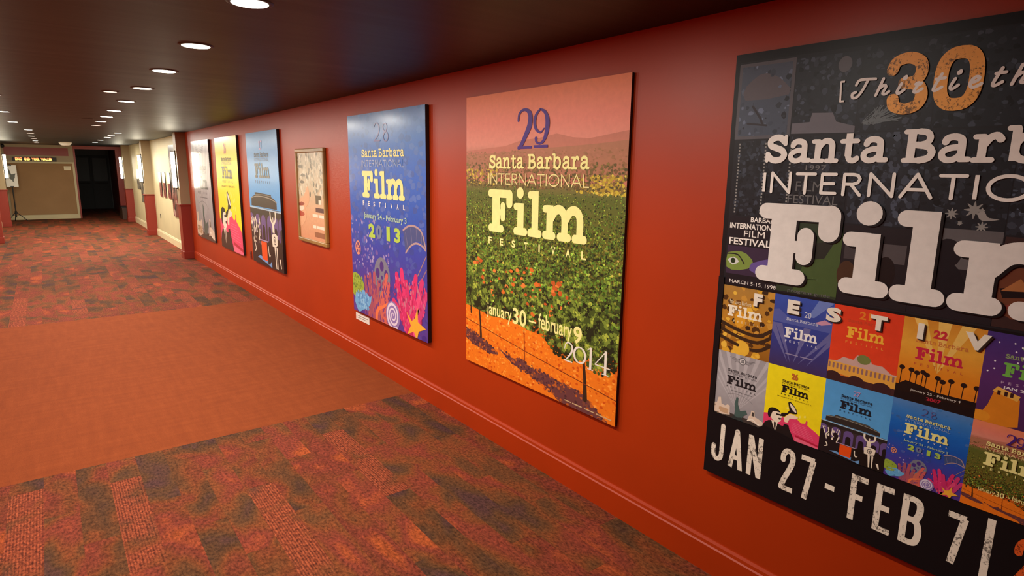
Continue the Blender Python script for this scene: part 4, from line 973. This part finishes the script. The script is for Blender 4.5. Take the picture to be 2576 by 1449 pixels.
# pictures in the cream bays
def small_print(name, yl, yr, zb, zt, label, paint_fn, group=None, x=XB):
    e = empty(name, mat=wall_matrix(x, yl, zb)); tag(e, label, 'picture', group)
    W_, H_ = yl-yr, zt-zb
    bm = bmesh.new(); add_box(bm, (0, 0, 0), (W_, H_, .02), .002); bm_obj('board', bm, m_edge, e)
    A = Art(W_/80., H_/100.); A.z = .0205; paint_fn(A); A.build('print', [m_gloss, m_printworn], e)
def red_tall(A):
    A.rect(0, 0, 80, 100, (120, 50, 44)); A.lay(); A.rect(0, 58, 80, 100, (236, 222, 190)); A.lay()
    for _ in range(40): A.blob(A.rng.uniform(0, 80), A.rng.uniform(0, 56), A.rng.uniform(4, 12), A.rng.choice([(96,36,36),(150,80,70),(70,30,30),(176,110,96)]), .7)
for i, (a, b) in enumerate(((17.33, 17.0), (16.75, 16.4), (16.08, 15.68))):
    small_print('tall_print', a, b, 1.07, 1.657, '%s of three narrow cream and maroon prints in the cream bay' % ('leftmost', 'middle', 'rightmost')[i], red_tall, 'narrow maroon prints')
def dark_art(A):
    A.rect(0, 0, 80, 100, (44, 38, 36)); A.lay(); A.rect(6, 60, 74, 96, (90, 80, 66)); A.rect(0, 0, 80, 34, (110, 50, 44)); A.lay()
    for _ in range(40): A.blob(A.rng.uniform(8, 72), A.rng.uniform(4, 90), A.rng.uniform(3, 9), A.rng.choice([(60,50,44),(30,26,26),(130,90,80),(180,140,130)]), 1.0)
small_print('dark_print', 15.55, 14.55, .70, 2.25, 'tall dark print half hidden by the near pillar', dark_art, x=XB-.004)
def grey_art(A):
    A.rect(0, 0, 80, 100, (120, 112, 98)); A.lay()
    for _ in range(40): A.blob(A.rng.uniform(0, 80), A.rng.uniform(0, 100), A.rng.uniform(5, 14), A.rng.choice([(70,64,56),(170,160,138),(96,88,78),(50,46,42)]), 1.0)
small_print('grey_print', 21.8, 21.2, 1.12, 1.70, 'grey print left of the middle sconce', grey_art, 'grey prints in the far bay')
small_print('grey_print', 21.0, 20.5, .76, 1.50, 'grey print hung lower beside the middle pillar', grey_art, 'grey prints in the far bay')

# ------------------------------------------------------------------ end of the corridor
SIGN = Matrix(((1, 0, 0, 0), (0, 0, -1, 0), (0, 1, 0, 0), (0, 0, 0, 1)))     # faces the camera: X right, Y up, Z towards -Y
def facing(x, y, z):
    m = SIGN.copy(); m.translation = (x, y, z); return m
e = empty('led_sign', mat=facing(-.72, END-.03, 1.905)); tag(e, 'scrolling text sign with red and yellow letters above the brown panel', 'sign')
bm = bmesh.new(); add_box(bm, (0, 0, -.03), (1.14, .125, .025), .006); bm_obj('housing', bm, m_edge, e)
m_led = emit('led_red_orange', (1.0, .22, .07), 3.0); m_led2 = emit('led_yellow', (1.0, .62, .12), 3.0)
for wd, x0, x1 in (('ENG', 5, 17), ('AND', 20, 31.5), ('YOEL', 34.5, 48.5), ('WALLER', 51.5, 72)):
    A = Art(1.14/80., .125/100.); A.z = .0256
    A.clip = (0, 48, 80, 100); A.text(wd, x0, 16, x1, 84, (255, 90, 40), .03)
    A.mat = 1; A.clip = (0, 0, 80, 48); A.text(wd, x0, 16, x1, 84, (255, 180, 60), .03); A.build('word', [m_led, m_led2], e)
e = empty('notice_plate', mat=facing(.597, END-.014, 1.627)); tag(e, 'small cream notice at the top right of the brown panel', 'sign')
bm = bmesh.new(); add_box(bm, (0, 0, 0), (.194, .128, .006), .002); bm_obj('plate', bm, m_creamtrim, e)
A = Art(.194/80., .128/100.); A.z = .0062; A.rect(8, 42, 72, 60, (170, 160, 130)); A.build('lettering', [m_print], e)

# poster stand
SX, SY = -.80, 25.12
e = empty('poster_stand', (SX, SY, 0)); tag(e, 'black tripod stand holding a white sign with a dark bird', 'stand')
cyl('pole', (0, .03, .12), (0, .03, 1.80), .016, m_black, e, n=12)
cyl('hub', (0, .03, .24), (0, .03, .33), .03, m_black, e, n=12)
for a in (-.35, 1.75, 3.85):
    cyl('leg', (0, .03, .30), (.30*math.cos(a), .03+.30*math.sin(a), .008), .012, m_black, e, n=10)
for z in (1.08, 1.745): box('clamp', (-.045, -.005, z), (.045, .03, z+.035), m_black, e, .003)
bm = bmesh.new(); add_box(bm, (-.14, -.004, 1.09), (.16, .008, 1.765), .002); bm_obj('sign_board', bm, m_white, e)
A = Art(.30/80., .675/100.); A.poly([(22,82),(28,84),(34,74),(42,58),(56,60),(70,62),(64,52),(62,42),(54,34),(52,26),(58,22),(46,23),(42,32),(26,38),(30,50),(26,64)], (96, 98, 92), 2); 
pr = A.build('sign_print', [m_print], e); pr.matrix_local = Matrix(((1, 0, 0, -.14), (0, 0, -1, -.0042), (0, 1, 0, 1.09), (0, 0, 0, 1)))

e = empty('floor_box', (2.02, 24.35, 0)); tag(e, 'low dark brown box on the floor by the doorway', 'box')
box('body', (0, 0, 0), (.22, .95, .40), m_brownbox, e, .008); box('lid', (-.01, -.01, .40), (.23, .96, .43), m_black, e, .006)

e = empty('ceiling_dome', (.62, 22.17, CEIL)); tag(e, 'white dome fixture on the dark ceiling near the end wall', 'ceiling fixture')
bm = bmesh.new(); add_lathe(bm, [(.155, 0), (.155, -.02), (.15, -.03), (.13, -.065), (.09, -.09), (.045, -.102), (.001, -.105)], (0, 0, 0), 28); bm_obj('dome', bm, m_white, e, True)
cyl('sensor', (0, -.045, -.098), (0, -.05, -.112), .014, m_black, e, n=12)
e = empty('security_camera', (-.93, END, 2.37)); tag(e, 'small black camera high in the left corner of the end wall', 'camera')
cyl('mount', (0, 0, 0), (0, -.05, 0), .03, m_black, e, n=14); bm = bmesh.new(); bmesh.ops.create_uvsphere(bm, u_segments=16, v_segments=10, radius=.06); bmesh.ops.translate(bm, verts=bm.verts, vec=(0, -.08, 0)); bm_obj('globe', bm, m_black, e, True)
bpy.context.view_layer.update()
